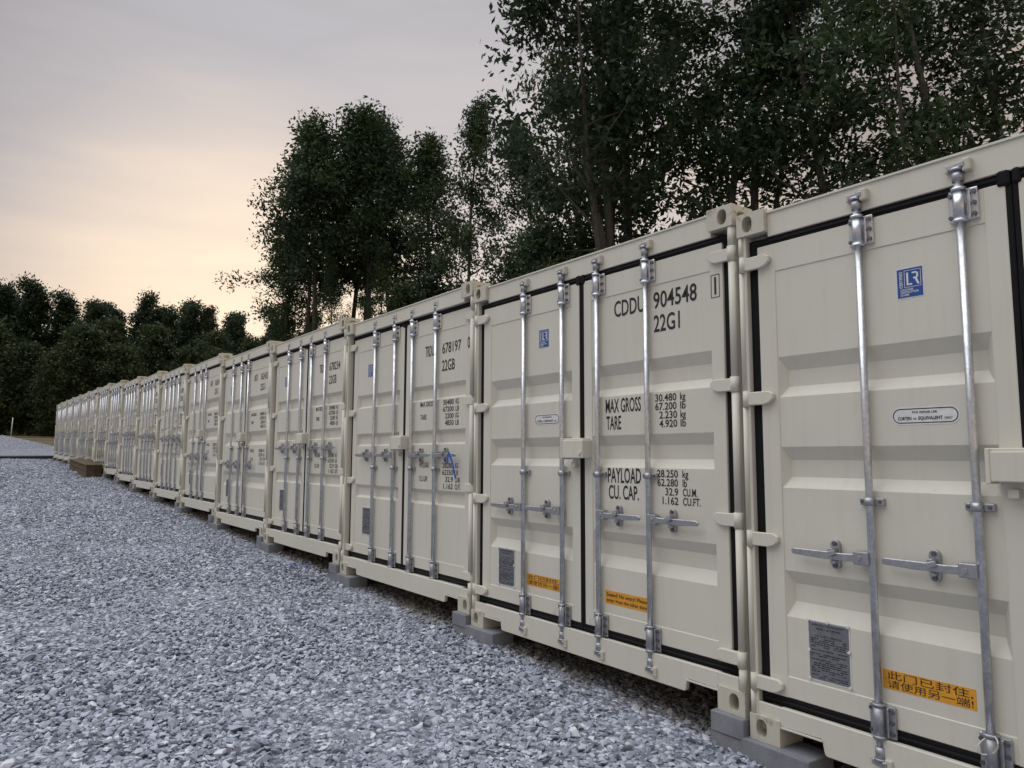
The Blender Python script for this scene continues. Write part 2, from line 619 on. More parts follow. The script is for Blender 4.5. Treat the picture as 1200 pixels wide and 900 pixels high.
def make_casting(sx, sz, sy):
    """corner casting; sx: 0 left 1 right, sz: 0 bottom 1 top, sy: 0 front 1 rear"""
    b = MB()
    w, d, h = 0.162, 0.178, 0.118
    x0 = 0.0 if sx == 0 else W - w
    y0 = 0.0 if sy == 0 else L - d
    z0 = 0.0 if sz == 0 else H - h
    x1, y1, z1 = x0 + w, y0 + d, z0 + h
    yf, yb = (y0, y1) if sy == 0 else (y1, y0)
    xo, xi = (x0, x1) if sx == 0 else (x1, x0)
    inw = 1 if sy == 0 else -1
    b.holed(((x0 + x1) / 2, yf, (z0 + z1) / 2), (1, 0, 0), (0, 0, 1), w / 2, h / 2, 0.029, 0.042, (0, inw, 0), 0.125, -0.018 if sx == 0 else 0.018)
    b.holed((xo, (y0 + y1) / 2, (z0 + z1) / 2), (0, 1, 0), (0, 0, 1), d / 2, h / 2, 0.040, 0.028, (1 if sx == 0 else -1, 0, 0), 0.05)
    b.quad((xi, y0, z0), (xi, y1, z0), (xi, y1, z1), (xi, y0, z1))
    b.quad((x0, yb, z0), (x1, yb, z0), (x1, yb, z1), (x0, yb, z1))
    for zz in (z0, z1):
        b.quad((x0, y0, zz), (x1, y0, zz), (x1, y1, zz), (x0, y1, zz))
    bmesh.ops.remove_doubles(b.bm, verts=b.bm.verts[:], dist=0.0004)
    # soften the outer edges
    ed = [e for e in b.bm.edges if len(e.link_faces) == 2 and e.calc_face_angle(0) > 1.2
          and all(abs(v.co.x - x0) < 1e-4 or abs(v.co.x - x1) < 1e-4 or abs(v.co.z - z0) < 1e-4 or abs(v.co.z - z1) < 1e-4 for v in e.verts)
          and not any(min(abs(v.co.x - x0), abs(v.co.x - x1)) > 0.03 and min(abs(v.co.z - z0), abs(v.co.z - z1)) > 0.03 and abs(v.co.y - yf) < 1e-4 for v in e.verts)]
    bmesh.ops.bevel(b.bm, geom=ed, offset=0.007, segments=2, profile=0.5, affect='EDGES')
    return b


def make_door(side, st):
    """side 0: left leaf, 1: right leaf"""
    b = MB()
    if side == 0:
        x0, x1, pl, pr = 0.094, 1.205, 0.192, 1.126
    else:
        x0, x1, pl, pr = 1.246, W - 0.094, 1.322, W - 0.178
    z0, z1, pb, pt = 0.226, 2.408, 0.326, 2.264
    back = YF + 0.055
    for (a, c, e, f) in ((x0, pl, z0, z1), (pr, x1, z0, z1)):
        b.box(a, c, YF, back, e, f, 0.005, 2)
    for (e, f) in ((z0, pb), (pt, z1)):
        b.box(pl - 0.004, pr + 0.004, YF + 0.001, back - 0.001, e + 0.0015, f, 0.0035, 1)
    # pressed sheet with three horizontal troughs
    zs = pt + 0.001
    D = st['dep']

    def q(xa, xb, za, zb, ya, yb):
        b.quad((xa, ya, za), (xb, ya, za), (xb, yb, zb), (xa, yb, zb))
    for (t0, t1, t2, t3) in st['gro']:
        b.quad((pl, YP, t0), (pr, YP, t0), (pr, YP, zs), (pl, YP, zs))
        e = (t0 - t1) * 0.42 + 0.004
        o = [(pl, YP, t0), (pr, YP, t0), (pr, YP, t3), (pl, YP, t3)]
        i = [(pl + e, YP + D, t1), (pr - e, YP + D, t1), (pr - e, YP + D, t2), (pl + e, YP + D, t2)]
        for k in range(4):
            j = (k + 1) % 4
            b.quad(o[k], o[j], i[j], i[k])
        b.quad(*i)
        zs = t3
    b.quad((pl, YP, pb - 0.001), (pr, YP, pb - 0.001), (pr, YP, zs), (pl, YP, zs))
    sheet = [f for f in b.bm.faces if len(f.verts) == 4 and all(v.co.y >= YP - 1e-5 and v.co.y <= YP + D + 1e-5 for v in f.verts)]
    bmesh.ops.remove_doubles(b.bm, verts=list({v for f in sheet for v in f.verts}), dist=0.0002)
    return b


def make_gasket(side):
    b = MB()
    y0, y1 = 0.047, 0.088
    if side == 0:
        b.box(0.040, 0.0945, y0, y1, 0.172, 2.452, 0.008, 2)       # hinge side
        b.box(0.060, 1.2255, y0 - 0.008, y1 - 0.003, 2.400, 2.450, 0.010, 2)
        b.box(0.060, 1.2255, y0 - 0.008, y1 - 0.003, 0.178, 0.232, 0.010, 2)
        b.box(0.060, 1.2255, y0 - 0.015, y0, 2.418, 2.432, 0.005, 1)
        b.box(0.060, 1.2255, y0 - 0.015, y0, 0.192, 0.206, 0.005, 1)
        b.box(1.200, 1.2265, y0 - 0.010, y1, 0.190, 2.447, 0.006, 2)   # meeting edge
        b.box(1.176, 1.2262, y0 - 0.020, y1 - 0.02, 2.392, 2.459, 0.012, 2)
    else:
        b.box(W - 0.0945, W - 0.040, y0, y1, 0.172, 2.452, 0.008, 2)
        b.box(1.2270, W - 0.060, y0 - 0.008, y1 - 0.003, 2.400, 2.450, 0.010, 2)
        b.box(1.2270, W - 0.060, y0 - 0.008, y1 - 0.003, 0.178, 0.232, 0.010, 2)
        b.box(1.2270, W - 0.060, y0 - 0.015, y0, 2.418, 2.432, 0.005, 1)
        b.box(1.2270, W - 0.060, y0 - 0.015, y0, 0.192, 0.206, 0.005, 1)
        b.box(1.2275, 1.250, y0 - 0.012, y1, 0.190, 2.447, 0.006, 2)
        b.box(1.2278, 1.262, y0 - 0.020, y1 - 0.02, 2.392, 2.459, 0.012, 2)
    return b


def make_hinge(side, z):
    b = MB()
    s = 1 if side == 0 else -1
    X = (lambda x: x) if side == 0 else (lambda x: W - x)
    top, bot = 0.033, -0.033
    pts = [(X(0.012), z + bot), (X(0.120), z + bot), (X(0.150), z + bot * 0.75), (X(0.174), z + bot * 0.15),
           (X(0.174), z + top * 0.55), (X(0.150), z + top), (X(0.012), z + top)]
    b.prism(pts if s > 0 else pts[::-1], 0.010, 0.034, 'y', 0.004)
    if side == 0:
        b.tube([(0.020, 0.020, z - 0.040), (0.020, 0.020, z + 0.040)], 0.0195, 14)
    else:
        b.tube([(X(0.024), 0.024, z - 0.040), (X(0.024), 0.024, z + 0.040)], 0.0240, 14)
    return b


def bracket(zc, hh):
    """bolted bearing bracket round a lock rod (rod axis at x=0)"""
    b = MB()
    y = 0.016
    b.tube([(0, y, zc - hh), (0, y, zc + hh)], 0.0245, 16)
    b.tube([(0, y, zc - hh - 0.006), (0, y, zc - hh + 0.008)], 0.0285, 16)
    b.tube([(0, y, zc + hh - 0.008), (0, y, zc + hh + 0.006)], 0.0285, 16)
    b.box(-0.042, -0.018, 0.020, YF + 0.001, zc - hh, zc + hh, 0.003, 1)
    b.box(0.018, 0.066, 0.022, YF + 0.001, zc - hh, zc + hh, 0.006, 2)
    b.box(0.036, 0.043, 0.006, 0.024, zc - hh * 0.9, zc + hh * 0.9, 0.002, 1)
    return b


def bolts(pts, r=0.0085, y0=0.012, y1=0.024):
    b = MB()
    for x, z in pts:
        b.tube([(x, y0, z), (x, y1, z)], r, 8, smooth=False)
    return b


_proto_parts = {}


def rod_set(parent, x, s, st):
    """one lock rod with its brackets, cams, handle and catch; s: -1 handle points left, +1 right"""
    key = (id(st), s)
    if key not in _proto_parts:
        P = []
        rod = MB().tube([(0, 0.016, 0.105), (0, 0.016, 2.515)], 0.0160, 16)
        P.append(('lock_rod', rod.mesh('lock_rod', M_GALV)))
        for zc in (2.355, 0.252):
            P.append(('rod_bracket', bracket(zc, 0.066).mesh('rod_bracket', M_GALV if zc > 1 else M_GALV_DULL)))
            P.append(('bolt', bolts([(0.054, zc + d) for d in (-0.045, 0, 0.045)] + [(-0.034, zc + d) for d in (-0.045, 0.045)]).mesh('bolt', M_BOLT)))
        g = MB()
        gz = st['gz']
        g.tube([(0, 0.016, gz - 0.017), (0, 0.016, gz + 0.017)], 0.0235, 14)
        g.box(-0.046, -0.012, 0.020, 0.0415, gz - 0.016, gz + 0.016, 0.004, 2)
        g.box(0.012, 0.058, 0.020, 0.0415, gz - 0.016, gz + 0.016, 0.004, 2)
        P.append(('rod_guide', g.mesh('rod_guide', M_GALV_DULL)))
        P.append(('bolt', bolts([(-0.034, gz), (0.042, gz)], 0.007, 0.013, 0.021).mesh('bolt', M_BOLT)))
        for zz, d in ((2.475, 1), (0.125, -1)):
            c = MB()
            c.tube([(0, 0.016, zz - 0.022), (0, 0.016, zz + 0.022)], 0.0215, 14)
            c.tube([(0, 0.016, zz + d * 0.022), (0, 0.016, zz + d * 0.034)], 0.027, 14)
            c.prism([(-0.034, 0.004), (0.030, -0.010), (0.044, 0.010), (0.022, 0.036), (-0.020, 0.034)], zz + d * 0.030, zz + d * 0.052, 'z', 0.003)
            P.append(('cam', c.mesh('cam', M_GALV_DULL)))
            k = MB()
            k.box(0.022, 0.054, -0.004, 0.040, zz + d * 0.041 - 0.030, zz + d * 0.041 + 0.024, 0.007, 2)
            k.box(-0.046, -0.030, 0.008, 0.040, zz + d * 0.041 - 0.018, zz + d * 0.041 + 0.018, 0.006, 2)
            k.box(-0.040, 0.048, 0.026, 0.0405, zz + d * 0.062 - 0.008, zz + d * 0.062 + 0.008, 0.004, 1)
            P.append(('cam_keeper', k.mesh('cam_keeper', M_CAST)))
        hz = st['hz']
        hub = MB()
        hub.box(min(s * 0.004, s * 0.072), max(s * 0.004, s * 0.072), -0.012, 0.030, hz - 0.029, hz + 0.029, 0.005, 2)
        hub.tube([(s * 0.046, -0.018, hz), (s * 0.046, 0.0, hz)], 0.0105, 10)
        P.append(('handle_hub', hub.mesh('handle_hub', M_GALV_DULL)))
        h = MB()
        pts = [(s * 0.05, hz - 0.018), (s * 0.12, hz - 0.020), (s * 0.23, hz - 0.020), (s * 0.365, hz - 0.013),
               (s * 0.372, hz + 0.004), (s * 0.360, hz + 0.014), (s * 0.23, hz + 0.014), (s * 0.12, hz + 0.012), (s * 0.05, hz + 0.016)]
        h.prism(pts if s > 0 else pts[::-1], -0.009, 0.003, 'y', 0.003)
        P.append(('handle', h.mesh('handle', M_GALV_DULL)))
        c = MB()
        cx = s * 0.170
        ov = [(cx + 0.021 * math.cos(a), hz + (0.043 if math.sin(a) >= 0 else -0.043) + 0.021 * math.sin(a)) for a in [math.pi * 2 * k / 20 for k in range(20)]]
        c.prism(ov, 0.020, YP + 0.001, 'y', 0.002)
        c.box(cx - 0.012, cx + 0.012, -0.022, 0.024, hz + 0.010, hz + 0.032, 0.004, 2)
        c.prism([(cx - 0.026, hz + 0.012), (cx + 0.020, hz + 0.026), (cx + 0.024, hz + 0.006), (cx - 0.004, hz - 0.008)], -0.026, -0.016, 'y', 0.003)
        c.box(cx - 0.012, cx + 0.012, -0.006, 0.024, hz - 0.038, hz - 0.023, 0.003, 1)
        P.append(('handle_catch', c.mesh('handle_catch', M_GALV_DULL)))
        P.append(('bolt', bolts([(cx, hz + 0.048), (cx, hz - 0.048)], 0.010, 0.013, 0.022).mesh('bolt', M_BOLT)))
        _proto_parts[key] = P
    P = _proto_parts[key]
    root = link(P[0][0], P[0][1], parent)
    root.location.x = x
    for n, me in P[1:]:
        o = link(n, me, root)
        if n == 'bolt':
            o['kind'] = 'stuff'                    # heads of a few pixels each
    return root


def corrugated(x, flip):
    """side wall: vertical trapezoid corrugation, one sheet with thickness"""
    prof = []
    y = 0.16
    while y < L - 0.18:
        prof += [(y, 0.0), (y + 0.110, 0.0), (y + 0.140, 0.036), (y + 0.250, 0.036)]
        y += 0.28
    prof.append((L - 0.12, 0.0))
    b = MB()
    V = []
    for (yy, dx) in prof:
        xx = x + flip * dx
        V.append([b.bm.verts.new((xx, yy, 0.15)), b.bm.verts.new((xx, yy, 2.50))])
    for A, B in zip(V, V[1:]):
        b.bm.faces.new((A[0], B[0], B[1], A[1]))
    return b


def make_container(style):
    st = STYLES[style]
    root = empty('shipping_container')
    for sy in (0, 1):
        for sz in (0, 1):
            for sx in (0, 1):
                make_casting(sx, sz, sy).obj('corner_casting', M_CAST, root)
    # posts
    for sx in (0, 1):
        X = (lambda x: x) if sx == 0 else (lambda x: W - x)
        p = MB()
        p.box(min(X(0.003), X(0.040)), max(X(0.003), X(0.040)), 0.032 if sx else 0.018, 0.160, 0.116, H - 0.116, 0.004, 1)
        p.box(min(X(0.030), X(0.118)), max(X(0.030), X(0.118)), 0.090, 0.165, 0.116, H - 0.116, 0.004, 1)
        post = p.obj('corner_post', M_PAINT, root)
        zs = [0.119] + [z for h in reversed(HINGE_Z) for z in (h - 0.041, h + 0.041)] + [H - 0.119]
        for a, c in zip(zs[0::2], zs[1::2]):
            t = MB()
            if sx:
                t.tube([(X(0.022), 0.024, a), (X(0.022), 0.024, c)], 0.0205, 14)
            else:
                t.tube([(0.013, 0.016, a), (0.013, 0.016, c)], 0.0125, 12)
            t.obj('hinge_pin', M_PAINT, post)
        MB().box(min(X(0.004), X(0.10)), max(X(0.004), X(0.10)), L - 0.12, L - 0.002, 0.116, H - 0.116, 0.004, 1).obj('corner_post', M_PAINT, root)
    # header and sill
    h = MB()
    h.prism([(0.030, 2.448), (0.030, 2.566), (0.036, 2.574), (0.16, 2.574), (0.16, 2.448)], 0.160, W - 0.160, 'x', 0.003)
    h.prism([(0.022, 2.566), (0.022, 2.576), (0.165, 2.5765), (0.165, 2.566)], 0.1605, W - 0.1605, 'x', 0.001)
    h.obj('door_header', M_PAINT, root)
    s = MB()
    za, zn = 0.030, 0.094
    s.prism([(0.160, zn), (0.366, zn + 0.004), (0.378, za + 0.006), (0.388, za), (W - 0.388, za), (W - 0.378, za + 0.006), (W - 0.366, zn + 0.004), (W - 0.160, zn),
             (W - 0.160, 0.180), (0.160, 0.180)], 0.010, 0.038, 'y', 0.003)
    s.box(0.161, W - 0.161, 0.037, 0.160, 0.104, 0.176, 0.003)
    for q in (0, 1):                                   # plate above the corner casting
        X0, X1 = (0.042, 0.164) if q == 0 else (W - 0.164, W - 0.042)
        s.box(X0, X1, 0.012, 0.030, 0.117, 0.178, 0.002)
    s.prism([(0.160, zn + 0.001), (0.372, zn + 0.003), (0.372, zn - 0.006), (0.160, zn - 0.008)], 0.004, 0.0105, 'y', 0.001)
    s.prism([(W - 0.160, zn + 0.001), (W - 0.372, zn + 0.003), (W - 0.372, zn - 0.006), (W - 0.160, zn - 0.008)][::-1], 0.004, 0.0105, 'y', 0.001)
    s.obj('door_sill', M_PAINT, root)
    # body
    corrugated(0.010, 1).obj('side_wall', M_PAINT, root)
    corrugated(W - 0.010, -1).obj('side_wall', M_PAINT, root)
    for xx in (0.004, W - 0.064):
        MB().box(xx, xx + 0.060, 0.178, L - 0.178, 2.495, 2.562, 0.004).box(xx, xx + 0.05, 0.178, L - 0.178, 0.048, 0.152, 0.004).obj('side_rail', M_PAINT, root)
    rf = MB()
    n = 26
    V = []
    for i in range(n):
        y = 0.165 + (L - 0.33) * i / (n - 1)
        z = 2.562 + (0.014 if (i // 2) % 2 else 0.0)
        V.append([rf.bm.verts.new((0.03, y, z)), rf.bm.verts.new((W - 0.03, y, z))])
    for A, B in zip(V, V[1:]):
        rf.bm.faces.new((A[0], A[1], B[1], B[0]))
    rf.obj('roof', M_ROOF, root)
    MB().box(0.10, W - 0.10, L - 0.045, L - 0.010, 0.12, 2.56, 0.004).obj('end_wall', M_PAINT, root)
    MB().box(0.055, W - 0.055, 0.16, L - 0.06, 0.10, 0.150).obj('floor', M_WOOD, root)
    # doors
    for side in (0, 1):
        d = make_door(side, st).obj('door', M_PAINT, root)
        make_gasket(side).obj('gasket', M_RUBBER, d)
        for z in HINGE_Z:
            make_hinge(side, z).obj('hinge', M_PAINT, d)
    for x in st['rods']:
        rod_set(root, x, -1 if x < W / 2 else 1, st)
    # lock box across the meeting doors
    b = MB()
    b.box(1.122, 1.318, -0.048, YF + 0.002, 1.258, 1.372, 0.005, 2)
    b.box(1.108, 1.124, -0.052, YF + 0.001, 1.250, 1.383, 0.003, 1)
    b.box(1.108, 1.300, -0.030, YF + 0.0005, 1.370, 1.384, 0.003, 1)
    b.box(1.160, 1.197, -0.006, YF + 0.003, 1.196, 1.232, 0.005, 2)
    lb = b.obj('lock_box', M_PAINT, root)
    MB().tube([(1.300, -0.050, 1.300), (1.303, -0.056, 1.288), (1.296, -0.057, 1.281), (1.288, -0.053, 1.284)], 0.0045, 6).obj('hook', M_PAINT, lb)
    return root


# ---- labels and lettering fixed to the doors
YS = YP - 0.0015
_lab = {}


def labels(root, style, ident, size_code, kind):
    doors = sorted([c for c in root.children if c.name.startswith('door') and not c.name.startswith('door_')], key=lambda c: sum(v.co.x for v in c.data.vertices) / len(c.data.vertices))
    left, right = doors
    dx = 0.0
    if style in ('wide', 'deep'):
        own, num, chk = ident
        it = [(own, 1.525, 1.778, 2.128, 0.096), (num, 1.850, 2.168, 2.128, 0.094), (size_code, 1.850, 2.045, 1.990, 0.095)]
        w = lettering(it, YS, 'lettering', M_INK)
        link('lettering', w, right)
        c = MB()
        x0, x1, z0, z1, t = 2.268, 2.325, 2.116, 2.242, 0.004
        for (a, b2, e, f) in ((x0, x1, z1 - t, z1), (x0, x1, z0, z0 + t), (x0, x0 + t, z0 + t, z1 - t), (x1 - t, x1, z0 + t, z1 - t)):
            c.quad((a, YF - 0.0015, e), (b2, YF - 0.0015, e), (b2, YF - 0.0015, f), (a, YF - 0.0015, f))
        fr = c.obj('check_digit_frame', M_INK, right)
        link('lettering', lettering([(chk, 2.290, 2.303, 2.134, 0.092)], YF - 0.0015, 'lettering', M_INK), right)
        if 'wide' not in _lab:
            X = -0.036
            it = [('MAX GROSS', 1.477 + X, 1.774 + X, 1.538, 0.082), ('TARE', 1.482 + X, 1.610 + X, 1.434, 0.080)]
            for k, (t, u, xa, xb) in enumerate((('30.480', 'kg', 1.888, 2.045), ('67.200', 'lb', 1.887, 2.045), ('2.230', 'kg', 1.917, 2.048), ('4.920', 'lb', 1.917, 2.048))):
                it += [(t, xa + X, xb + X, 1.584 - 0.0495 * k, 0.040), (u, 2.072 + X, 2.110 + X, 1.584 - 0.0495 * k, 0.040)]
            it += [('PAYLOAD', 1.491 + X, 1.768 + X, 1.112, 0.086), ('CU. CAP.', 1.498 + X, 1.748 + X, 1.014, 0.080)]
            for k, (t, u, xa, xb, ub) in enumerate((('28.250', 'kg', 1.893, 2.045, 2.119), ('62.280', 'lb', 1.895, 2.045, 2.108), ('32.9', 'CU.M.', 1.953, 2.045, 2.178), ('1.162', 'CU.FT.', 1.931, 2.045, 2.200))):
                it += [(t, xa + X, xb + X, 1.153 - 0.0500 * k, 0.040), (u, 2.078 + X, ub + X, 1.153 - 0.0500 * k, 0.040)]
            _lab['wide'] = lettering(it, YS, 'lettering', M_INK)
        link('lettering', _lab['wide'], right)
        lrx, lrz = 0.775, 2.020
    else:
        own, num, chk = ident
        a = 2.070 if style == 'narrow' else 2.11
        it = [(own, 1.590, 1.740, a, 0.092), (num, 1.880, 2.180, a, 0.086), (size_code, 1.880, 2.085, a - 0.150, 0.090)]
        w = lettering(it, YS, 'lettering', M_INK)
        link('lettering', w, right)
        link('lettering', lettering([(chk, 2.285, 2.322, a, 0.090)], YF - 0.0015, 'lettering', M_INK), right)
        if style not in _lab:
            dz = 0.0 if style == 'narrow' else -0.02
            it = [('MAX GROSS', 1.515, 1.745, 1.630 + dz, 0.042), ('TARE', 1.518, 1.625, 1.518 + dz, 0.042)]
            for k, (t, u, xa) in enumerate((('30480', 'KG', 1.905), ('67200', 'LB', 1.905), ('2200', 'KG', 1.940), ('4850', 'LB', 1.940))):
                it += [(t, xa, 2.075, 1.628 + dz - 0.0575 * k, 0.042), (u, 2.105, 2.155, 1.628 + dz - 0.0575 * k, 0.042)]
            it += [('PAYLOAD', 1.515, 1.680, 1.100, 0.044), ('CU. CAP.', 1.518, 1.660, 0.980, 0.044)]
            for k, (t, u, xa, ub) in enumerate((('28280', 'KG', 1.905, 2.155), ('62350', 'LB', 1.905, 2.155), ('32.9', 'CU.M.', 1.955, 2.185), ('1.162', 'CU.FT.', 1.925, 2.190))):
                it += [(t, xa, 2.075, 1.100 - 0.0575 * k, 0.042), (u, 2.105, ub, 1.100 - 0.0575 * k, 0.042)]
            _lab[style] = lettering(it, YS, 'lettering', M_INK)
        link('lettering', _lab[style], right)
        lrx, lrz = 0.425, 1.990
    # blue survey label
    if 'blue' not in _lab:
        m1 = MB().box(0, 0.112, YP - 0.0012, YP + 0.001, 0, 0.132).mesh('survey_label', M_WHITE)
        m2 = MB().box(0.004, 0.108, YP - 0.0020, YP - 0.0008, 0.004, 0.128).mesh('label_field', M_BLUE)
        t = MB()
        y = YP - 0.0026
        for (a, b2, e, f) in ((0.034, 0.102, 0.118, 0.120), (0.034, 0.102, 0.046, 0.048), (0.034, 0.036, 0.048, 0.118), (0.100, 0.102, 0.048, 0.118)):
            t.quad((a, y, e), (b2, y, e), (b2, y, f), (a, y, f))
        for poly in ([(0.043, 0.110), (0.051, 0.110), (0.051, 0.062), (0.066, 0.062), (0.066, 0.055), (0.043, 0.055)],
                     [(0.066, 0.110), (0.084, 0.110), (0.092, 0.103), (0.092, 0.088), (0.086, 0.081), (0.096, 0.055), (0.087, 0.055), (0.077, 0.080), (0.071, 0.080), (0.071, 0.087), (0.080, 0.087), (0.084, 0.091), (0.084, 0.100), (0.080, 0.103), (0.066, 0.103)]):
            t.bm.faces.new([t.bm.verts.new((p[0], y, p[1])) for p in poly])
        m3 = t.mesh('label_emblem', M_WHITE)
        me = lettering([('CERTIFIED', 0.0, 0.072, 0.0, 0.012, 0.02)], y, 'lettering', M_WHITE)
        for v in me.vertices:                      # turned to read upwards
            v.co = (0.026 - v.co.z, y, 0.046 + v.co.x)
        m4 = me
        m5 = lettering([('CONTAINER', 0.016, 0.070, 0.033, 0.008, 0.02), ('CERTIFICATION', 0.016, 0.090, 0.022, 0.008, 0.02), ('SCHEME', 0.016, 0.052, 0.011, 0.008, 0.02)], y, 'lettering', M_WHITE)
        _lab['blue'] = (m1, m2, m3, m4, m5)
    B = _lab['blue']
    sl = link('survey_label', B[0], root)
    sl.location = (lrx, 0, lrz)
    for n, me in zip(('label_field', 'label_emblem', 'lettering', 'lettering'), B[1:]):
        link(n, me, sl)
    # steel safety plate with its fine print
    if 'plate' not in _lab:
        m1 = MB().box(0, 0.190, YP - 0.004, YP + 0.001, 0, 0.256, 0.0015).mesh('safety_plate', M_PLATE)
        t = MB()
        for (a, b2, e, f) in ((-0.006, 0.196, 0.2565, 0.262), (-0.006, 0.196, -0.006, -0.0005), (-0.006, -0.0005, -0.0005, 0.2565), (0.1905, 0.196, -0.0005, 0.2565)):
            t.box(a, b2, YP - 0.003, YP + 0.001, e, f, 0.001)
        for (x, z) in ((0, 0.258), (0.095, 0.260), (0.190, 0.258), (0, 0.125), (0.191, 0.150), (0, 0.0), (0.190, 0.0)):
            t.tube([(x, YP - 0.010, z), (x, YP, z)], 0.0065, 8)
        m2 = t.mesh('plate_sealant', M_WHITE)
        rnd = random.Random(4)
        y = YP - 0.0046
        m3 = lettering([('APPROVED FOR TRANSPORT', 0.018, 0.172, 0.238, 0.008, 0.012), ('UNDER CUSTOMS SEAL', 0.036, 0.154, 0.222, 0.008, 0.012),
                        ('CSC SAFETY APPROVAL', 0.030, 0.160, 0.190, 0.008, 0.012)], y, 'lettering', M_INK)
        t = MB()
        z = 0.180
        while z > 0.008:
            x = 0.010
            while x < 0.172:
                ww = rnd.uniform(0.006, 0.022)
                if rnd.random() < 0.8:
                    t.quad((x, y, z), (min(0.18, x + ww), y, z), (min(0.18, x + ww), y, z + 0.0042), (x, y, z + 0.0042))
                x += ww + 0.0035
            z -= 0.0088 if rnd.random() < 0.85 else 0.016
        m4 = t.mesh('fine_print', M_INK)
        _lab['plate'] = (m1, m2, m3, m4)
    Pm = _lab['plate']
    pl = link('safety_plate', Pm[0], root)
    pl.location = (0.305, 0, 0.345) if style in ('wide', 'deep') else (0.375, 0, 0.430)
    for n, me in zip(('plate_sealant', 'lettering', 'fine_print'), Pm[1:]):
        link(n, me, pl)
    if style in ('wide', 'deep'):
        # repair label
        if 'repair' not in _lab:
            def stad(w, h, n=10):
                r = h / 2
                return [(w - r + r * math.cos(a), r + r * math.sin(a)) for a in [-math.pi / 2 + math.pi * k / n for k in range(n + 1)]] + \
                       [(r + r * math.cos(a), r + r * math.sin(a)) for a in [math.pi / 2 + math.pi * k / n for k in range(n + 1)]]
            m1 = MB().prism(stad(0.270, 0.074), YP - 0.0012, YP + 0.001).mesh('repair_label', M_WHITE)
            o, i = stad(0.258, 0.062), stad(0.250, 0.054)
            t = MB()
            A = [t.bm.verts.new((p[0] + 0.006, YP - 0.0019, p[1] + 0.006)) for p in o]
            Bv = [t.bm.verts.new((p[0] + 0.010, YP - 0.0019, p[1] + 0.010)) for p in i]
            for k in range(len(A)):
                j = (k + 1) % len(A)
                t.bm.faces.new((A[k], A[j], Bv[j], Bv[k]))
            m2 = t.mesh('label_border', M_INK)
            m3 = lettering([('FOR REPAIR USE', 0.086, 0.184, 0.047, 0.009, 0.02), ('CORTEN', 0.026, 0.082, 0.020, 0.013, 0.03), ('OR', 0.088, 0.103, 0.020, 0.009, 0.02),
                            ('EQUIVALENT', 0.110, 0.204, 0.020, 0.013, 0.03), ('ONLY', 0.211, 0.242, 0.020, 0.009, 0.02)], YP - 0.0019, 'lettering', M_INK)
            _lab['repair'] = (m1, m2, m3)
        rp = link('repair_label', _lab['repair'][0], root)
        rp.location = (0.727, 0, 1.484)
        link('label_border', _lab['repair'][1], rp)
        link('lettering', _lab['repair'][2], rp)
        # orange notices
        if 'notice' not in _lab:
            m1 = MB().box(0, 0.356, YP - 0.0012, YP + 0.001, 0, 0.078).mesh('warning_notice', M_ORANGE)
            y = YP - 0.0020
            m2 = lettering([('此门已封住,', 0.018, 0.345, 0.0445, 0.0245, 0.0), ('请使用另一端!', 0.018, 0.345, 0.0085, 0.0245, 0.0)], y, 'lettering', M_INK)
            m3 = lettering([('Sealed! No entry! Please', 0.012, 0.344, 0.0455, 0.020, 0.014), ('enter from the other door', 0.012, 0.344, 0.0125, 0.020, 0.014)], y, 'lettering', M_INK)
            _lab['notice'] = (m1, m2, m3)
        for k, x in enumerate((0.640, 1.424)):
            nt = link('warning_notice', _lab['notice'][0], root)
            nt.location = (x, 0, 0.384)
            link('lettering', _lab['notice'][1 + k], nt)
    elif kind == 'dot':
        if 'dot' not in _lab:
            n = 20
            m1 = MB().prism([(0.030 * math.cos(2 * math.pi * k / n), 0.044 * math.sin(2 * math.pi * k / n)) for k in range(n)], YP - 0.0015, YP + 0.001).mesh('round_label', M_INK)
            t = MB()
            t.bm.faces.new([t.bm.verts.new((p[0], YP - 0.0022, p[1])) for p in [(0, 0.002)] + [(0.027 * math.cos(a), 0.040 * math.sin(a)) for a in (0.0, 0.35, 0.7, 1.05, 1.4)]])
            m2 = t.mesh('label_segment', M_ORANGE)
            _lab['dot'] = (m1, m2)
        dt = link('round_label', _lab['dot'][0], root)
        dt.location = (2.245, 0, 0.282)
        link('label_segment', _lab['dot'][1], dt)


P_ = 2.46535
BASE = {0: -1.343, 1: -1.262, 2: -1.191, 3: -1.107, 4: -1.043, 5: -0.930, 6: -0.855, 7: -0.757, 8: -0.658, 9: -0.545, 10: -0.434,
        11: -0.375, 12: -0.325, 13: -0.275, 14: -0.225, 15: -0.180, 16: -0.131}
STY = {0: 'wide', 1: 'wide', 2: 'narrow', 3: 'narrow', 4: 'three', 5: 'three', 6: 'narrow', 7: 'narrow', 8: 'narrow', 9: 'deep', 10: 'deep', 11: 'three',
       12: 'deep', 13: 'narrow', 14: 'deep', 15: 'narrow', 16: 'deep'}
ID = {0: ('CDDU', '904551', '8'), 1: ('CDDU', '904548', '1'), 2: ('TRDU', '678197', '0'), 3: ('TRDU', '678234', '5'), 4: ('UATU', '362435', '3'), 5: ('UATU', '362431', '7')}


def xleft(i):
    return -(i - 1) * P_ - W


def zbase(i):
    return BASE[i] + CAM_H


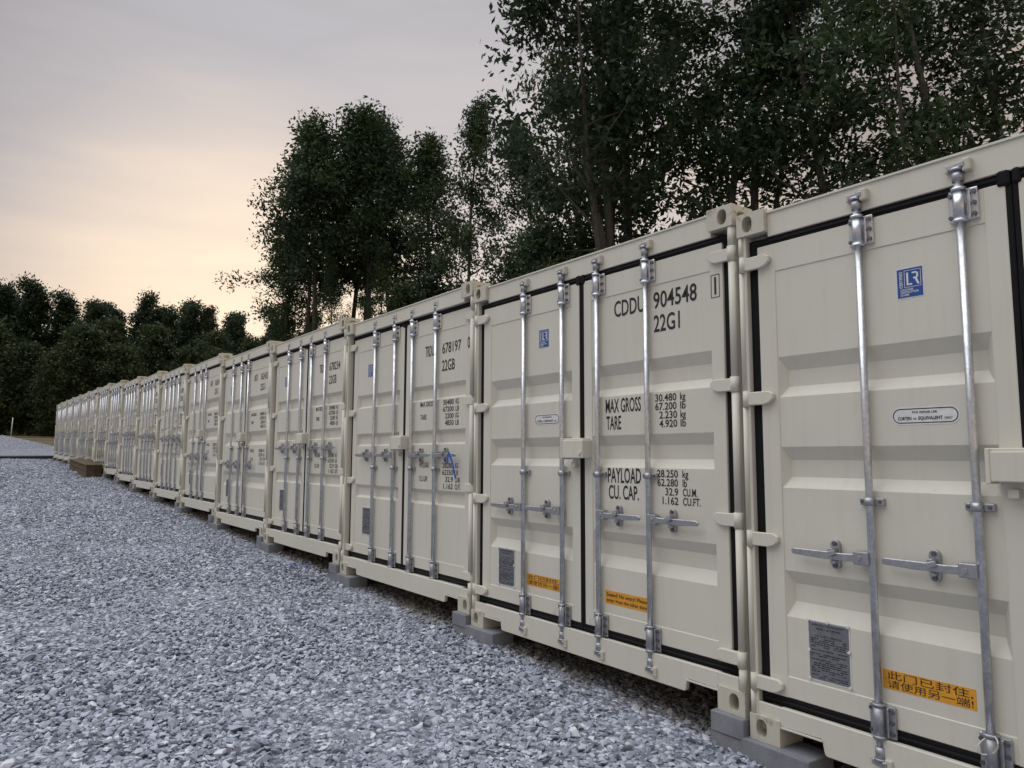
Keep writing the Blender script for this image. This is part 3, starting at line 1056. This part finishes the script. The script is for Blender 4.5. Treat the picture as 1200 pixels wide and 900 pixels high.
ordn = ['', '', 'second', 'third', 'fourth', 'fifth', 'sixth', 'seventh', 'eighth', 'ninth', 'tenth', 'eleventh', 'twelfth', 'thirteenth', 'fourteenth', 'fifteenth', 'sixteenth']
LAB = {0: 'beige container at the low end of the row, with an orange Chinese notice',
       1: 'beige shipping container marked CDDU 904548 with two orange notices on its doors',
       2: 'beige shipping container marked TRDU 678197 with a blue strap on its door handle',
       3: 'beige shipping container next uphill from the one with the blue strap',
       4: 'beige container with three lock rods, second uphill from the blue strap',
       5: 'beige container with three lock rods, third uphill from the blue strap',
       16: 'last beige container at the far end of the row beside the black pipe',
       10: 'beige shipping container standing behind the downhill half of the wooden box',
       11: 'beige shipping container standing behind the uphill half of the wooden box'}
protos = {}
containers = {}
for i in range(17):
    sname = STY[i]
    if sname not in protos:
        c = make_container(sname)
        protos[sname] = c
        fresh = True
    else:
        c = None
    containers[i] = (c, sname)
for i in range(17):
    c, sname = containers[i]
    if c is None:
        c = copy_tree(protos[sname])
        containers[i] = (c, sname)
jit = random.Random(11)
for i in range(17):
    c, sname = containers[i]
    c.location = (xleft(i), 0.0 if i < 3 else jit.uniform(-0.012, 0.012), zbase(i))
    lab = LAB.get(i)
    if lab is None:
        lab = f'beige shipping container, {ordn[i - 1]} uphill from the one marked CDDU'
    tag(c, lab, 'container', 'beige shipping containers in a row')
for i in range(17):
    c, sname = containers[i]
    idn = ID.get(i, ID[2] if sname == 'narrow' else ID[1] if sname in ('wide', 'deep') else ID[4])
    labels(c, sname, idn, '22GB' if sname == 'narrow' else '22G1', 'dot' if sname == 'narrow' else '')


# doors of the other makes sit deeper between the corner castings
for i in range(17):
    c, sname = containers[i]
    if sname == 'wide':
        continue
    for ch in c.children:
        base = ch.name.split('.')[0]
        if base in ('door', 'lock_rod', 'lock_box', 'survey_label', 'safety_plate', 'repair_label', 'warning_notice', 'round_label'):
            ch.location.y += 0.026


def add_to(i, mb, name, mat):
    return mb.obj(name, mat, containers[i][0])


# loose cable ties round a few of the lower brackets
for i, xr in ((1, 1.048), (1, 1.390), (0, 1.048)):
    pts = []
    for k in range(15):
        a = 2 * math.pi * k / 14
        pts.append((xr + 0.002 + 0.036 * math.cos(a), 0.004 - 0.018 - 0.012 * math.cos(a * 2), 0.285 + 0.032 * math.sin(a) + 0.02 * math.cos(a)))
    add_to(i, MB().tube(pts, 0.0028, 6, cap=False), 'cable_tie', M_TIE)


# ------------------------------------------------------------------ ground
gx = [60, 30, 10, 2.5, 0.027] + [xleft(i) for i in (1, 2, 3, 4, 5, 6, 8, 10, 16)] + [-48, -56, -70, -85, -105, -130, -200]
gz = [-2.6, -2.2, -1.75, -1.525, -1.443, -1.362, -1.285, -1.207, -1.138, -1.030, -0.955, -0.758, -0.534, -0.235, 0.15, 0.62, 1.35, 1.95, 2.6, 6.0, 15.0]
order = np.argsort(gx)
GX, GZ = np.array(gx)[order], np.array(gz)[order] + CAM_H


def ground(x, y=0.0):
    return np.interp(x, GX, GZ)


def ground_sheet(name, x0, x1, y0, y1, nx, ny, mat, dz=0.0, edge=0.0, seed=1):
    rs = np.random.RandomState(seed)
    xs, ys = np.linspace(x0, x1, nx), np.linspace(y0, y1, ny)
    Xg, Yg = np.meshgrid(xs, ys, indexing='ij')
    if edge > 0:
        Xg[-1, :] += np.interp(ys, np.linspace(y0, y1, 40), rs.uniform(-edge, edge, 40))
    Zg = ground(Xg) + dz
    v = np.stack([Xg, Yg, Zg], -1).reshape(-1, 3)
    idx = np.arange(nx * ny).reshape(nx, ny)
    f = np.stack([idx[:-1, :-1], idx[1:, :-1], idx[1:, 1:], idx[:-1, 1:]], -1).reshape(-1, 4)
    return tag(link(name, np_mesh(name, v, f, mat, True)), kind='structure')


ground_sheet('ground', -420, 60, -260, 260, 241, 27, M_GRAVEL)
ground_sheet('field', -400, -55.5, -250, 250, 200, 101, M_FIELD, dz=0.012, edge=0.8, seed=3)
ground_sheet('forest_floor', -130, 40, 7.2, 120, 170, 20, M_FLOOR, dz=0.02, seed=5)

# ------------------------------------------------------------------ loose crushed stone (far too many to count)
stone_col = bpy.data.collections.new('stone_shapes')
rs = random.Random(5)
for k in range(10):
    bm = bmesh.new()
    fl = rs.uniform(0.42, 0.75)
    ln = rs.uniform(1.0, 1.5)
    for _ in range(11):
        d = Vector((rs.gauss(0, 1), rs.gauss(0, 1), rs.gauss(0, 1))).normalized() * rs.uniform(0.42, 0.52)
        bm.verts.new((d.x * ln, d.y, d.z * fl))
    bmesh.ops.convex_hull(bm, input=bm.verts[:])
    for v in [v for v in bm.verts if not v.link_faces]:
        bm.verts.remove(v)
    me = bpy.data.meshes.new('stone')
    bm.to_mesh(me)
    bm.free()
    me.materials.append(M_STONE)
    stone_col.objects.link(bpy.data.objects.new('stone', me))


def scatter():
    r = np.random.RandomState(12)
    P, S = [], []
    bands = [(1.0, 7.0, 1350, 0.020, 0.066), (7.0, 13.0, 900, 0.022, 0.066), (13.0, 24.0, 420, 0.032, 0.080), (24.0, 44.0, 110, 0.045, 0.100)]
    for (z0, z1, den, s0, s1) in bands:
        # box round the view wedge, a metre or so wider on each side
        n_all = int(den * (60 * 34))
        x = r.uniform(-46, 9, n_all)
        y = r.uniform(-26, 1.6, n_all)
        dx, dy = x - CX, y + CD
        dep = dx * fw.x + dy * fw.y
        lat = dx * rt.x + dy * rt.y
        dist = np.hypot(dx, dy)
        k = (dist > z0) & (dist <= z1) & (np.abs(lat) < dep * 0.74 + 1.6) & (dep > 0.3) & (y < 1.3)
        x, y = x[k], y[k]
        s = s0 + (s1 - s0) * r.beta(1.4, 3.0, len(x))
        big = r.rand(len(x)) < 0.02
        s[big] *= 1.45
        z = ground(x) + s * r.uniform(-0.10, 0.30, len(x)) + 0.012 * np.sin(x * 1.9 + np.sin(y * 1.3) * 2) * np.cos(y * 2.3)
        P.append(np.stack([x, y, z], 1))
        S.append(s)
    P, S = np.concatenate(P), np.concatenate(S)
    me = bpy.data.meshes.new('gravel')
    me.vertices.add(len(P))
    me.vertices.foreach_set('co', P.astype(np.float32).ravel())
    a = me.attributes.new('size', 'FLOAT', 'POINT'); a.data.foreach_set('value', S.astype(np.float32))
    rot = np.stack([r.normal(0, 0.40, len(P)), r.normal(0, 0.40, len(P)), r.uniform(0, 6.283, len(P))], 1)
    a = me.attributes.new('turn', 'FLOAT_VECTOR', 'POINT'); a.data.foreach_set('vector', rot.astype(np.float32).ravel())
    a = me.attributes.new('pick', 'INT', 'POINT'); a.data.foreach_set('value', r.randint(0, 10, len(P)).astype(np.int32))
    o = link('gravel', me)
    tag(o, 'loose grey crushed stone covering the yard', 'gravel', None, 'stuff')
    ng = bpy.data.node_groups.new('gravel', 'GeometryNodeTree')
    ng.interface.new_socket('Geometry', in_out='INPUT', socket_type='NodeSocketGeometry')
    ng.interface.new_socket('Geometry', in_out='OUTPUT', socket_type='NodeSocketGeometry')
    N = ng.nodes
    gi, go = N.new('NodeGroupInput'), N.new('NodeGroupOutput')
    ci = N.new('GeometryNodeCollectionInfo'); ci.inputs['Collection'].default_value = stone_col
    ci.inputs['Separate Children'].default_value = True
    ci.inputs['Reset Children'].default_value = True
    ip = N.new('GeometryNodeInstanceOnPoints'); ip.inputs['Pick Instance'].default_value = True

    def attr(nm, t):
        q = N.new('GeometryNodeInputNamedAttribute'); q.data_type = t; q.inputs['Name'].default_value = nm
        return q.outputs[0]
    lk = ng.links
    lk.new(gi.outputs[0], ip.inputs['Points']); lk.new(ci.outputs[0], ip.inputs['Instance'])
    lk.new(attr('pick', 'INT'), ip.inputs['Instance Index'])
    e2r = N.new('FunctionNodeEulerToRotation'); lk.new(attr('turn', 'FLOAT_VECTOR'), e2r.inputs[0])
    lk.new(e2r.outputs[0], ip.inputs['Rotation']); lk.new(attr('size', 'FLOAT'), ip.inputs['Scale'])
    lk.new(ip.outputs[0], go.inputs[0])
    md = o.modifiers.new('gravel', 'NODES'); md.node_group = ng
    return len(P)


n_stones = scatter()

# ------------------------------------------------------------------ concrete blocks under the corners
blk_rnd = random.Random(3)
BW, BH, BL = 0.195, 0.098, 0.395
block_mesh = MB().box(-BW / 2, BW / 2, 0, BL, 0, BH, 0.006, 2).mesh('concrete_block', M_BLOCK)
tall_mesh = MB().box(-BW / 2, BW / 2, 0, BL, 0, 0.195, 0.006, 2).mesh('concrete_block', M_BLOCK)


def block(x, y, z, rz, label, me=block_mesh, along=False):
    o = link('concrete_block', me)
    o.location = (x, y, z)
    o.rotation_euler.z = rz
    tag(o, label, 'block', 'concrete blocks under the containers')
    return o


def nm(i):
    if i == 0:
        return 'the lowest container'
    if i == 1:
        return 'the container marked CDDU'
    if i == 2:
        return 'the container with the blue strap'
    return f'{ordn[i - 1] or "next"} container uphill from the one marked CDDU'


for i in range(0, 17):
    zb = zbase(i)
    # uphill (left) corner: one course laid along the row
    if i != 10:
        g = float(ground(xleft(i)))
        block(xleft(i) + 0.13, -0.035, zb - BH - 0.001, R(blk_rnd.uniform(-3, 3)), f'grey block under uphill corner of {nm(i)}',
              MB().box(-0.165, 0.20, 0, BW, min(0, g - (zb - BH) - 0.03), BH, 0.006, 2).mesh('concrete_block', M_BLOCK))
    # downhill (right) corner: two courses
    if i >= 1 and i not in (10, 11):
        xr = xleft(i) + W
        for k in range(2):
            lowest = 'lower' if k else 'upper'
            block(xr - 0.085 + blk_rnd.uniform(-0.008, 0.008), -0.025 - blk_rnd.uniform(0, 0.012), zb - BH * (k + 1) - 0.001 - 0.001 * k, R(blk_rnd.uniform(-2, 2)),
                  f'{lowest} grey block under downhill corner of {nm(i)}')

# ------------------------------------------------------------------ wooden box in front of the row, pipe, strap, stake, pile
bx0 = -26.9
bx = empty('wooden_box', (bx0, -0.44, float(ground(bx0)) - 0.01))
bx.rotation_euler.y = math.atan2(float(ground(bx0) - ground(bx0 + 4.7)), 4.7)
tag(bx, 'long low brown wooden box standing against the far containers', 'box')
LB, DB, HB = 4.7, 0.42, 0.36
for k in range(2):
    MB().box(0, LB, 0, 0.022, 0.006 + k * 0.18, 0.174 + k * 0.18, 0.003).obj('side_board', M_WOOD, bx)
MB().box(-0.05, LB + 0.06, -0.03, DB, HB + 0.002, HB + 0.036, 0.004).obj('lid_board', M_WOOD, bx)
MB().box(-0.02, LB + 0.02, -0.055, -0.003, -0.02, 0.045, 0.004).obj('base_board', M_WOOD, bx)
MB().box(LB - 0.022, LB - 0.001, 0.024, DB * 0.55, 0.0, HB, 0.003).obj('end_board', M_WOOD, bx)
for xx in (0.0, LB / 2, LB - 0.09):
    MB().box(xx, xx + 0.06, 0.024, DB - 0.02, 0.0, HB, 0.004).obj('post', M_WOOD, bx)

px = xleft(16) - 1.4
pg = float(ground(px))
pipe = MB().tube([(px + 0.3, 0.4, pg + 0.09), (px + 0.1, -1.2, pg + 0.09), (px, -3.1, pg + 0.07)], 0.085, 12)
tag(pipe.obj('drain_pipe', M_PIPE), 'black plastic pipe lying on the gravel beyond the last container', 'pipe')


def ribbon(name, pts, w, mat, label, cat, nrm=(0, -1, 0)):
    b = MB()
    n = Vector(nrm)
    prev = None
    for k, p in enumerate(pts):
        p = Vector(p)
        d = (Vector(pts[min(k + 1, len(pts) - 1)]) - Vector(pts[max(k - 1, 0)])).normalized()
        sd = d.cross(n).normalized() * w / 2
        ring = [b.bm.verts.new(p + sd + n * 0.002), b.bm.verts.new(p - sd + n * 0.002), b.bm.verts.new(p - sd - n * 0.002), b.bm.verts.new(p + sd - n * 0.002)]
        if prev:
            for q in range(4):
                b.bm.faces.new((prev[q], prev[(q + 1) % 4], ring[(q + 1) % 4], ring[q]))
        else:
            b.bm.faces.new(ring)
        prev = ring
    b.bm.faces.new(prev[::-1])
    o = b.obj(name, mat)
    tag(o, label, cat)
    return o


x2, z2 = xleft(2), zbase(2)
sx = x2 + 2.10
ribbon('strap', [(sx + 0.020, -0.012, z2 + 1.135), (sx + 0.022, -0.016, z2 + 1.170), (sx + 0.030, -0.018, z2 + 1.210), (sx + 0.045, -0.018, z2 + 1.226), (sx + 0.058, -0.016, z2 + 1.200),
                 (sx + 0.080, -0.013, z2 + 1.165), (sx + 0.098, -0.010, z2 + 1.125), (sx + 0.108, -0.006, z2 + 1.070), (sx + 0.128, -0.002, z2 + 1.020)], 0.020, M_STRAP,
       'blue strap tied to the door handle of the container marked TRDU', 'strap')
# blue ribbon dropped on the stones
d = direction(345, 665)
t = (CAM_H - 0.2) / -d.z
for _ in range(20):
    q = Vector((CX, -CD, CAM_H)) + d * t
    t *= (CAM_H - float(ground(q.x)) - 0.03) / (CAM_H - q.z)
q = Vector((CX, -CD, CAM_H)) + d * t
ribbon('ribbon', [(q.x - 0.10, q.y - 0.10, q.z + 0.022), (q.x - 0.05, q.y - 0.04, q.z + 0.030), (q.x + 0.01, q.y + 0.01, q.z + 0.020), (q.x + 0.07, q.y + 0.05, q.z + 0.034), (q.x + 0.10, q.y + 0.12, q.z + 0.040), (q.x + 0.07, q.y + 0.15, q.z + 0.024)],
       0.028, M_STRAP, 'short blue ribbon lying on the gravel in front of the row', 'ribbon', (0, 0, 1))

# thin pale stake in the field
d = direction(12.5, 512)
tt = 62.0
sp = Vector((CX, -CD, 0)) + Vector((d.x, d.y, 0)) * tt
sg = float(ground(sp.x))
tag(MB().tube([(sp.x, sp.y, sg - 0.2), (sp.x - 0.02, sp.y + 0.03, sg + 0.8), (sp.x, sp.y + 0.06, sg + 1.75)], 0.032, 8).obj('stake', M_WHITE), 'thin white stake standing at the edge of the field', 'stake')


def mound(cx, cy, r, h, label, seed):
    rs_ = np.random.RandomState(seed)
    n, mring = 64, 16
    V = []
    for j in range(mring + 1):
        f = j / mring
        for k in range(n):
            a = 2 * math.pi * k / n
            rr = r * f * (1 + 0.14 * math.sin(2 * a + seed) + 0.08 * math.sin(5 * a))
            x, y = cx + rr * math.cos(a), cy + rr * 1.3 * math.sin(a)
            z = float(ground(x)) + h * (1 - f) ** 0.9 * (1 + rs_.uniform(-0.04, 0.04)) - 0.06 * f - (0.05 if j == mring else 0)
            V.append((x, y, z))
    F = []
    for j in range(mring):
        for k in range(n):
            F.append((j * n + k, j * n + (k + 1) % n, (j + 1) * n + (k + 1) % n, (j + 1) * n + k))
    o = link('gravel_pile', np_mesh('gravel_pile', V, F, M_GRAVEL, False))
    tag(o, label, 'gravel pile')


d = direction(2, 520)
mp_ = Vector((CX, -CD, 0)) + Vector((d.x, d.y, 0)) * 47.0
mound(mp_.x, mp_.y, 2.6, 0.72, 'pile of grey crushed stone at the edge of the field by the white stake', 2)


# ------------------------------------------------------------------ trees
def build_tree(seed, Ht, r0, crown0, spread, n_limb, leaves, leaf, lean=(0, 0), top=1.0, fork=False, cl=0.55, mat=0):
    """trunk mesh and crown mesh; crown0: height fraction where the limbs start"""
    rnd = random.Random(seed)
    rs_ = np.random.RandomState(seed)
    tb = MB()
    tips = []
    stems = [(Vector((0, 0, -0.3)), Vector((lean[0], lean[1], 1)).normalized(), Ht, r0)]
    paths = []
    for (p0, dr, ln, rr) in stems:
        n = 9
        pts, rad = [], []
        p = p0.copy()
        d_ = dr.copy()
        for k in range(n + 1):
            f = k / n
            pts.append(p.copy())
            rad.append(max(0.02, rr * (1 - f) ** 0.75 + 0.015))
            d_ = (d_ + Vector((rnd.uniform(-1, 1), rnd.uniform(-1, 1), 0)) * 0.055).normalized()
            p = p + d_ * ((ln + 0.3) / n)
        tb.tube(pts, rad, 9)
        paths.append((pts, rad))
    if fork:
        pts, rad = paths[0]
        for a0 in (0.28, 0.36):
            k = max(1, int(a0 * 9))
            a = rnd.uniform(0, 6.28)
            d_ = Vector((math.cos(a) * 0.42, math.sin(a) * 0.42, 1)).normalized()
            p = pts[k].copy()
            np_, nr = [p.copy()], [rad[k] * 0.8]
            ln = Ht * (0.92 - a0)
            for j in range(7):
                d_ = (d_ + Vector((rnd.uniform(-1, 1) * 0.1, rnd.uniform(-1, 1) * 0.1, 0.06))).normalized()
                p = p + d_ * ln / 7
                np_.append(p.copy()); nr.append(max(0.02, rad[k] * 0.75 * (1 - (j + 1) / 7.5)))
            tb.tube(np_, nr, 8)
            paths.append((np_, nr))
    C, Cr = [], []

    def at(path, f):
        pts, rad = path
        x = f * (len(pts) - 1)
        i_ = min(int(x), len(pts) - 2)
        return pts[i_].lerp(pts[i_ + 1], x - i_), rad[i_] * (1 - (x - i_)) + rad[i_ + 1] * (x - i_)
    for q in range(n_limb):
        path = paths[q % len(paths)]
        f = crown0 + (1.0 - crown0) * ((q + rnd.random()) / n_limb)
        if path is not paths[0]:
            f = 0.25 + 0.75 * ((q + rnd.random()) / n_limb)
        f = min(f, 0.985)
        p, r_ = at(path, f)
        hfrac = (p.z / Ht - crown0) / (1 - crown0)
        hfrac = min(max(hfrac, 0.0), 1.0)
        prof = (0.55 + 0.45 * math.sin(math.pi * min(1.0, hfrac * 1.1 + 0.12))) * (1 - hfrac ** 2.2 * 0.72 * top)
        ln = spread * prof * rnd.uniform(0.6, 1.15)
        a = q * 2.399 + rnd.uniform(-0.5, 0.5)
        rise = 0.25 + 0.75 * hfrac + rnd.uniform(-0.15, 0.25)
        d_ = Vector((math.cos(a), math.sin(a), rise)).normalized()
        npt, nr = [p.copy()], [max(0.012, min(r_ * 0.55, 0.022 * ln + 0.012))]
        cur = p.copy()
        seg = 5
        for j in range(seg):
            d_ = (d_ + Vector((rnd.uniform(-1, 1), rnd.uniform(-1, 1), rnd.uniform(-0.5, 0.7))) * 0.16).normalized()
            cur = cur + d_ * ln / seg
            npt.append(cur.copy()); nr.append(max(0.006, nr[0] * (1 - (j + 1) / (seg + 0.3))))
            if j >= 1:
                for _ in range(2 if j > 1 else 1):
                    off = Vector((rnd.gauss(0, 1), rnd.gauss(0, 1), rnd.gauss(0.15, 0.7))) * (0.14 * ln + 0.12)
                    C.append(cur + off); Cr.append(cl * (rnd.uniform(0.45, 0.8) if rnd.random() < 0.6 else rnd.uniform(0.9, 1.35)))
                    if rnd.random() < 0.35:
                        tb.tube([cur, cur + off * 0.5 + Vector((0, 0, 0.06)), cur + off], [nr[-1] * 0.6 + 0.004, 0.007, 0.004], 4, cap=False)
        C.append(cur.copy()); Cr.append(cl * rnd.uniform(0.6, 1.1))
        tb.tube(npt, nr, 6, cap=False)
    for path in paths:
        for f in (0.9, 0.96, 1.0):
            p, _ = at(path, f)
            C.append(p.copy()); Cr.append(cl * 0.8)
    C = np.array([tuple(c) for c in C]); Cr = np.array(Cr)
    wgt = Cr ** 2.4; wgt /= wgt.sum()
    pick = rs_.choice(len(C), leaves, p=wgt)
    g = rs_.normal(0, 1, (leaves, 3)); g /= np.linalg.norm(g, axis=1, keepdims=True) + 1e-9
    g *= rs_.uniform(0, 1, (leaves, 1)) ** 0.55
    pos = C[pick] + g * Cr[pick][:, None] * np.array([1.15, 1.15, 0.8])
    nrm = rs_.normal(0, 1, (leaves, 3)) + np.array([0, 0, 0.9]); nrm /= np.linalg.norm(nrm, axis=1, keepdims=True)
    ax = np.cross(nrm, rs_.normal(0, 1, (leaves, 3))); ax /= np.linalg.norm(ax, axis=1, keepdims=True) + 1e-9
    bx_ = np.cross(nrm, ax)
    s = leaf * rs_.uniform(0.6, 1.35, (leaves, 1))
    v = np.stack([pos - ax * s, pos + bx_ * s * 0.45 + ax * s * 0.1, pos + ax * s, pos - bx_ * s * 0.45 + ax * s * 0.1], 1).reshape(-1, 3)
    f = np.arange(leaves * 4).reshape(-1, 4)
    return tb.mesh('trunk', M_BARK), np_mesh('crown', v, f, M_LEAF[mat])


def tree(name, meshes, x, y, sc, rz, label, group=None, cat='tree', tilt=(0, 0)):
    o = empty(name, (x, y, float(ground(x)) + 0.01))
    o.scale = sc if isinstance(sc, tuple) else (sc,) * 3
    o.rotation_euler = (tilt[0], tilt[1], rz)
    link('trunk', meshes[0], o)
    link('crown', meshes[1], o)
    tag(o, label, cat, group)
    return o


def spot(u, depth):
    d_ = direction(u, 450)
    return CX + d_.x * depth, -CD + d_.y * depth


TALL = [build_tree(101, 18.0, 0.17, 0.36, 3.3, 24, 13000, 0.115, cl=0.78, mat=0),
        build_tree(102, 18.0, 0.19, 0.30, 3.4, 28, 14000, 0.115, fork=True, cl=0.80, mat=1),
        build_tree(103, 18.0, 0.15, 0.30, 2.6, 24, 11500, 0.115, cl=0.70, mat=0),
        build_tree(104, 18.0, 0.20, 0.26, 3.6, 30, 14500, 0.115, fork=True, cl=0.84, mat=2)]
SMALL = [build_tree(201, 8.0, 0.08, 0.10, 2.4, 30, 10500, 0.105, cl=0.55, top=0.7, mat=2),
         build_tree(202, 8.0, 0.07, 0.08, 2.1, 28, 10500, 0.105, cl=0.55, top=0.7, mat=0)]
FAR = [build_tree(301, 17.0, 0.25, 0.12, 4.2, 46, 15000, 0.19, cl=1.0, top=0.85, mat=1),
       build_tree(302, 17.0, 0.25, 0.15, 3.6, 42, 13000, 0.19, cl=0.9, mat=1),
       build_tree(303, 11.0, 0.20, 0.04, 4.2, 46, 15000, 0.18, cl=1.0, top=0.7, mat=2)]

TH = 'thin young tree between the tall trunks at the uphill end'
ST, FK = 'tall straight-trunked broadleaf tree behind the containers', 'tall broadleaf tree with a forked trunk behind the containers'
DENSE = [build_tree(111, 18.0, 0.17, 0.55, 3.9, 30, 13500, 0.125, cl=0.88, top=0.9, mat=1),
         build_tree(112, 18.0, 0.17, 0.50, 3.4, 26, 11500, 0.125, cl=0.84, mat=0)]
OPEN = [build_tree(121, 18.0, 0.18, 0.24, 3.9, 26, 11500, 0.115, fork=True, cl=0.82, mat=0),
        build_tree(122, 18.0, 0.16, 0.26, 3.6, 24, 10500, 0.115, cl=0.80, mat=1)]
KIND = {'T': TALL, 'D': DENSE, 'O': OPEN}
near = [  # u, depth, mesh, height m, widen, turn
    (326, 38, 'D1', 12.6, 1.0, 0.3, 'tree at the uphill end of the tall trees, reaching out over open sky'), (350, 37, 'D0', 15.4, 0.9, 1.1, ST), (374, 36, 'D1', 17.2, 1.0, 2.8, ST), (402, 39, 'D0', 18.6, 0.95, 2.2, ST), (436, 37, 'D1', 17.8, 1.05, 4.0, ST),
    (462, 39, 'D0', 17.4, 0.95, 5.6, ST), (494, 36, 'D1', 15.9, 0.95, 5.2, ST), (306, 42, 'T2', 7.0, 0.8, 0.8, 'short thin tree below the uphill edge of the tall trees'), (338, 36, 'T2', 10.5, 0.62, 4.1, TH), (384, 35, 'T0', 10.0, 0.55, 0.5, TH), (418, 38, 'T2', 11.5, 0.62, 1.5, TH), (448, 35, 'T0', 10.5, 0.6, 3.3, TH), (548, 31, 'T2', 16.7, 0.72, 2.9, 'slender tree with a narrow pointed crown and sky on either side'), (622, 30, 'T0', 14.4, 0.9, 1.4, ST),
    (704, 24, 'T3', 18.2, 0.70, 0.4, FK), (728, 20, 'T1', 18.4, 0.85, 2.0, FK), (750, 21, 'T0', 19.0, 0.95, 3.6, ST), (836, 20, 'O1', 17.0, 0.95, 5.5, ST), (905, 20, 'O0', 17.5, 0.95, 0.9, FK),
    (1005, 18, 'O1', 16.5, 0.95, 1.9, ST), (1110, 17, 'O0', 15.0, 1.0, 3.1, FK), (1225, 16, 'O1', 15.0, 1.05, 1.0, ST)]
for k, (u, dp, mi, hh, wd, rz, lb_) in enumerate(near):
    x, y = spot(u, dp)
    s = hh / 18.0
    tree('broadleaf_tree', KIND[mi[0]][int(mi[1])], x, y, (s * wd, s * wd, s), rz, lb_, 'tall trees behind the containers')
under = [(455, 34, 1, 6.6, 1.0), (482, 32, 0, 7.6, 1.1), (515, 31, 1, 7.8, 1.1), (550, 29, 0, 5.2, 1.1), (580, 27, 1, 5.8, 1.0), (615, 25, 0, 7.4, 1.1), (640, 22, 1, 7.6, 1.0),
         (668, 20, 0, 6.2, 1.0), (700, 23, 1, 6.6, 1.0), (770, 22, 0, 5.4, 1.0)]
for k, (u, dp, mi, hh, wd) in enumerate(under):
    x, y = spot(u, dp)
    y = max(y, 8.4)
    s = hh / 8.0
    tree('understory_tree', SMALL[mi], x, y, (s * wd, s * wd, s), k * 1.7, 'low bushy young tree under the tall trees behind the containers', 'young trees under the tall trees')
far = []
fr = random.Random(8)
tops = [(-60, 345), (-25, 338), (6, 346), (28, 344), (52, 341), (70, 356), (86, 362), (104, 366), (124, 370), (136, 362), (149, 352), (166, 366), (184, 370), (206, 362), (226, 358), (244, 362), (264, 368), (284, 376), (303, 384), (325, 380), (350, 376)]
for (u, v) in tops:
    dp = fr.uniform(82, 93)
    x, y = spot(u, dp)
    d_ = direction(u, v)
    hh = d_.z * dp + CAM_H - float(ground(x))
    mi = fr.choice((0, 0, 1))
    s = hh / 16.8
    w_ = fr.uniform(0.75, 1.15)
    tree('broadleaf_tree', FAR[mi], x, y, (s * w_, s * w_, s), fr.uniform(0, 6.28), 'tall dark tree in the wood across the field', 'trees in the wood across the field')
for u, v in [(-50, 405), (-5, 388), (38, 412), (70, 425), (95, 396), (122, 385), (150, 415), (180, 392), (212, 420), (240, 400), (265, 422), (300, 410), (335, 425)]:
    dp = fr.uniform(72, 80)
    x, y = spot(u, dp)
    hh = direction(u, v).z * dp + CAM_H - float(ground(x))
    s = hh / 10.8
    tree('bushy_tree', FAR[2], x, y, (s * fr.uniform(0.9, 1.25), s * fr.uniform(0.9, 1.25), s), fr.uniform(0, 6.28), 'lower bushy tree at the front edge of the wood across the field', 'bushy trees at the edge of the wood')
# the mass of foliage deeper in the wood
for u, v in [(-70, 420), (-20, 415), (30, 410), (80, 405), (130, 405), (180, 410), (235, 415), (290, 420), (340, 420)]:
    dp = fr.uniform(95, 100)
    x, y = spot(u, dp)
    hh = direction(u, v).z * dp + CAM_H - float(ground(x))
    s = hh / 10.8
    tree('bushy_tree', FAR[2], x, y, (s * 1.5, s * 1.5, s), fr.uniform(0, 6.28), 'shaded tree deeper in the wood across the field', 'trees deeper in the wood')
print('stones', n_stones, 'objects', len(bpy.data.objects))
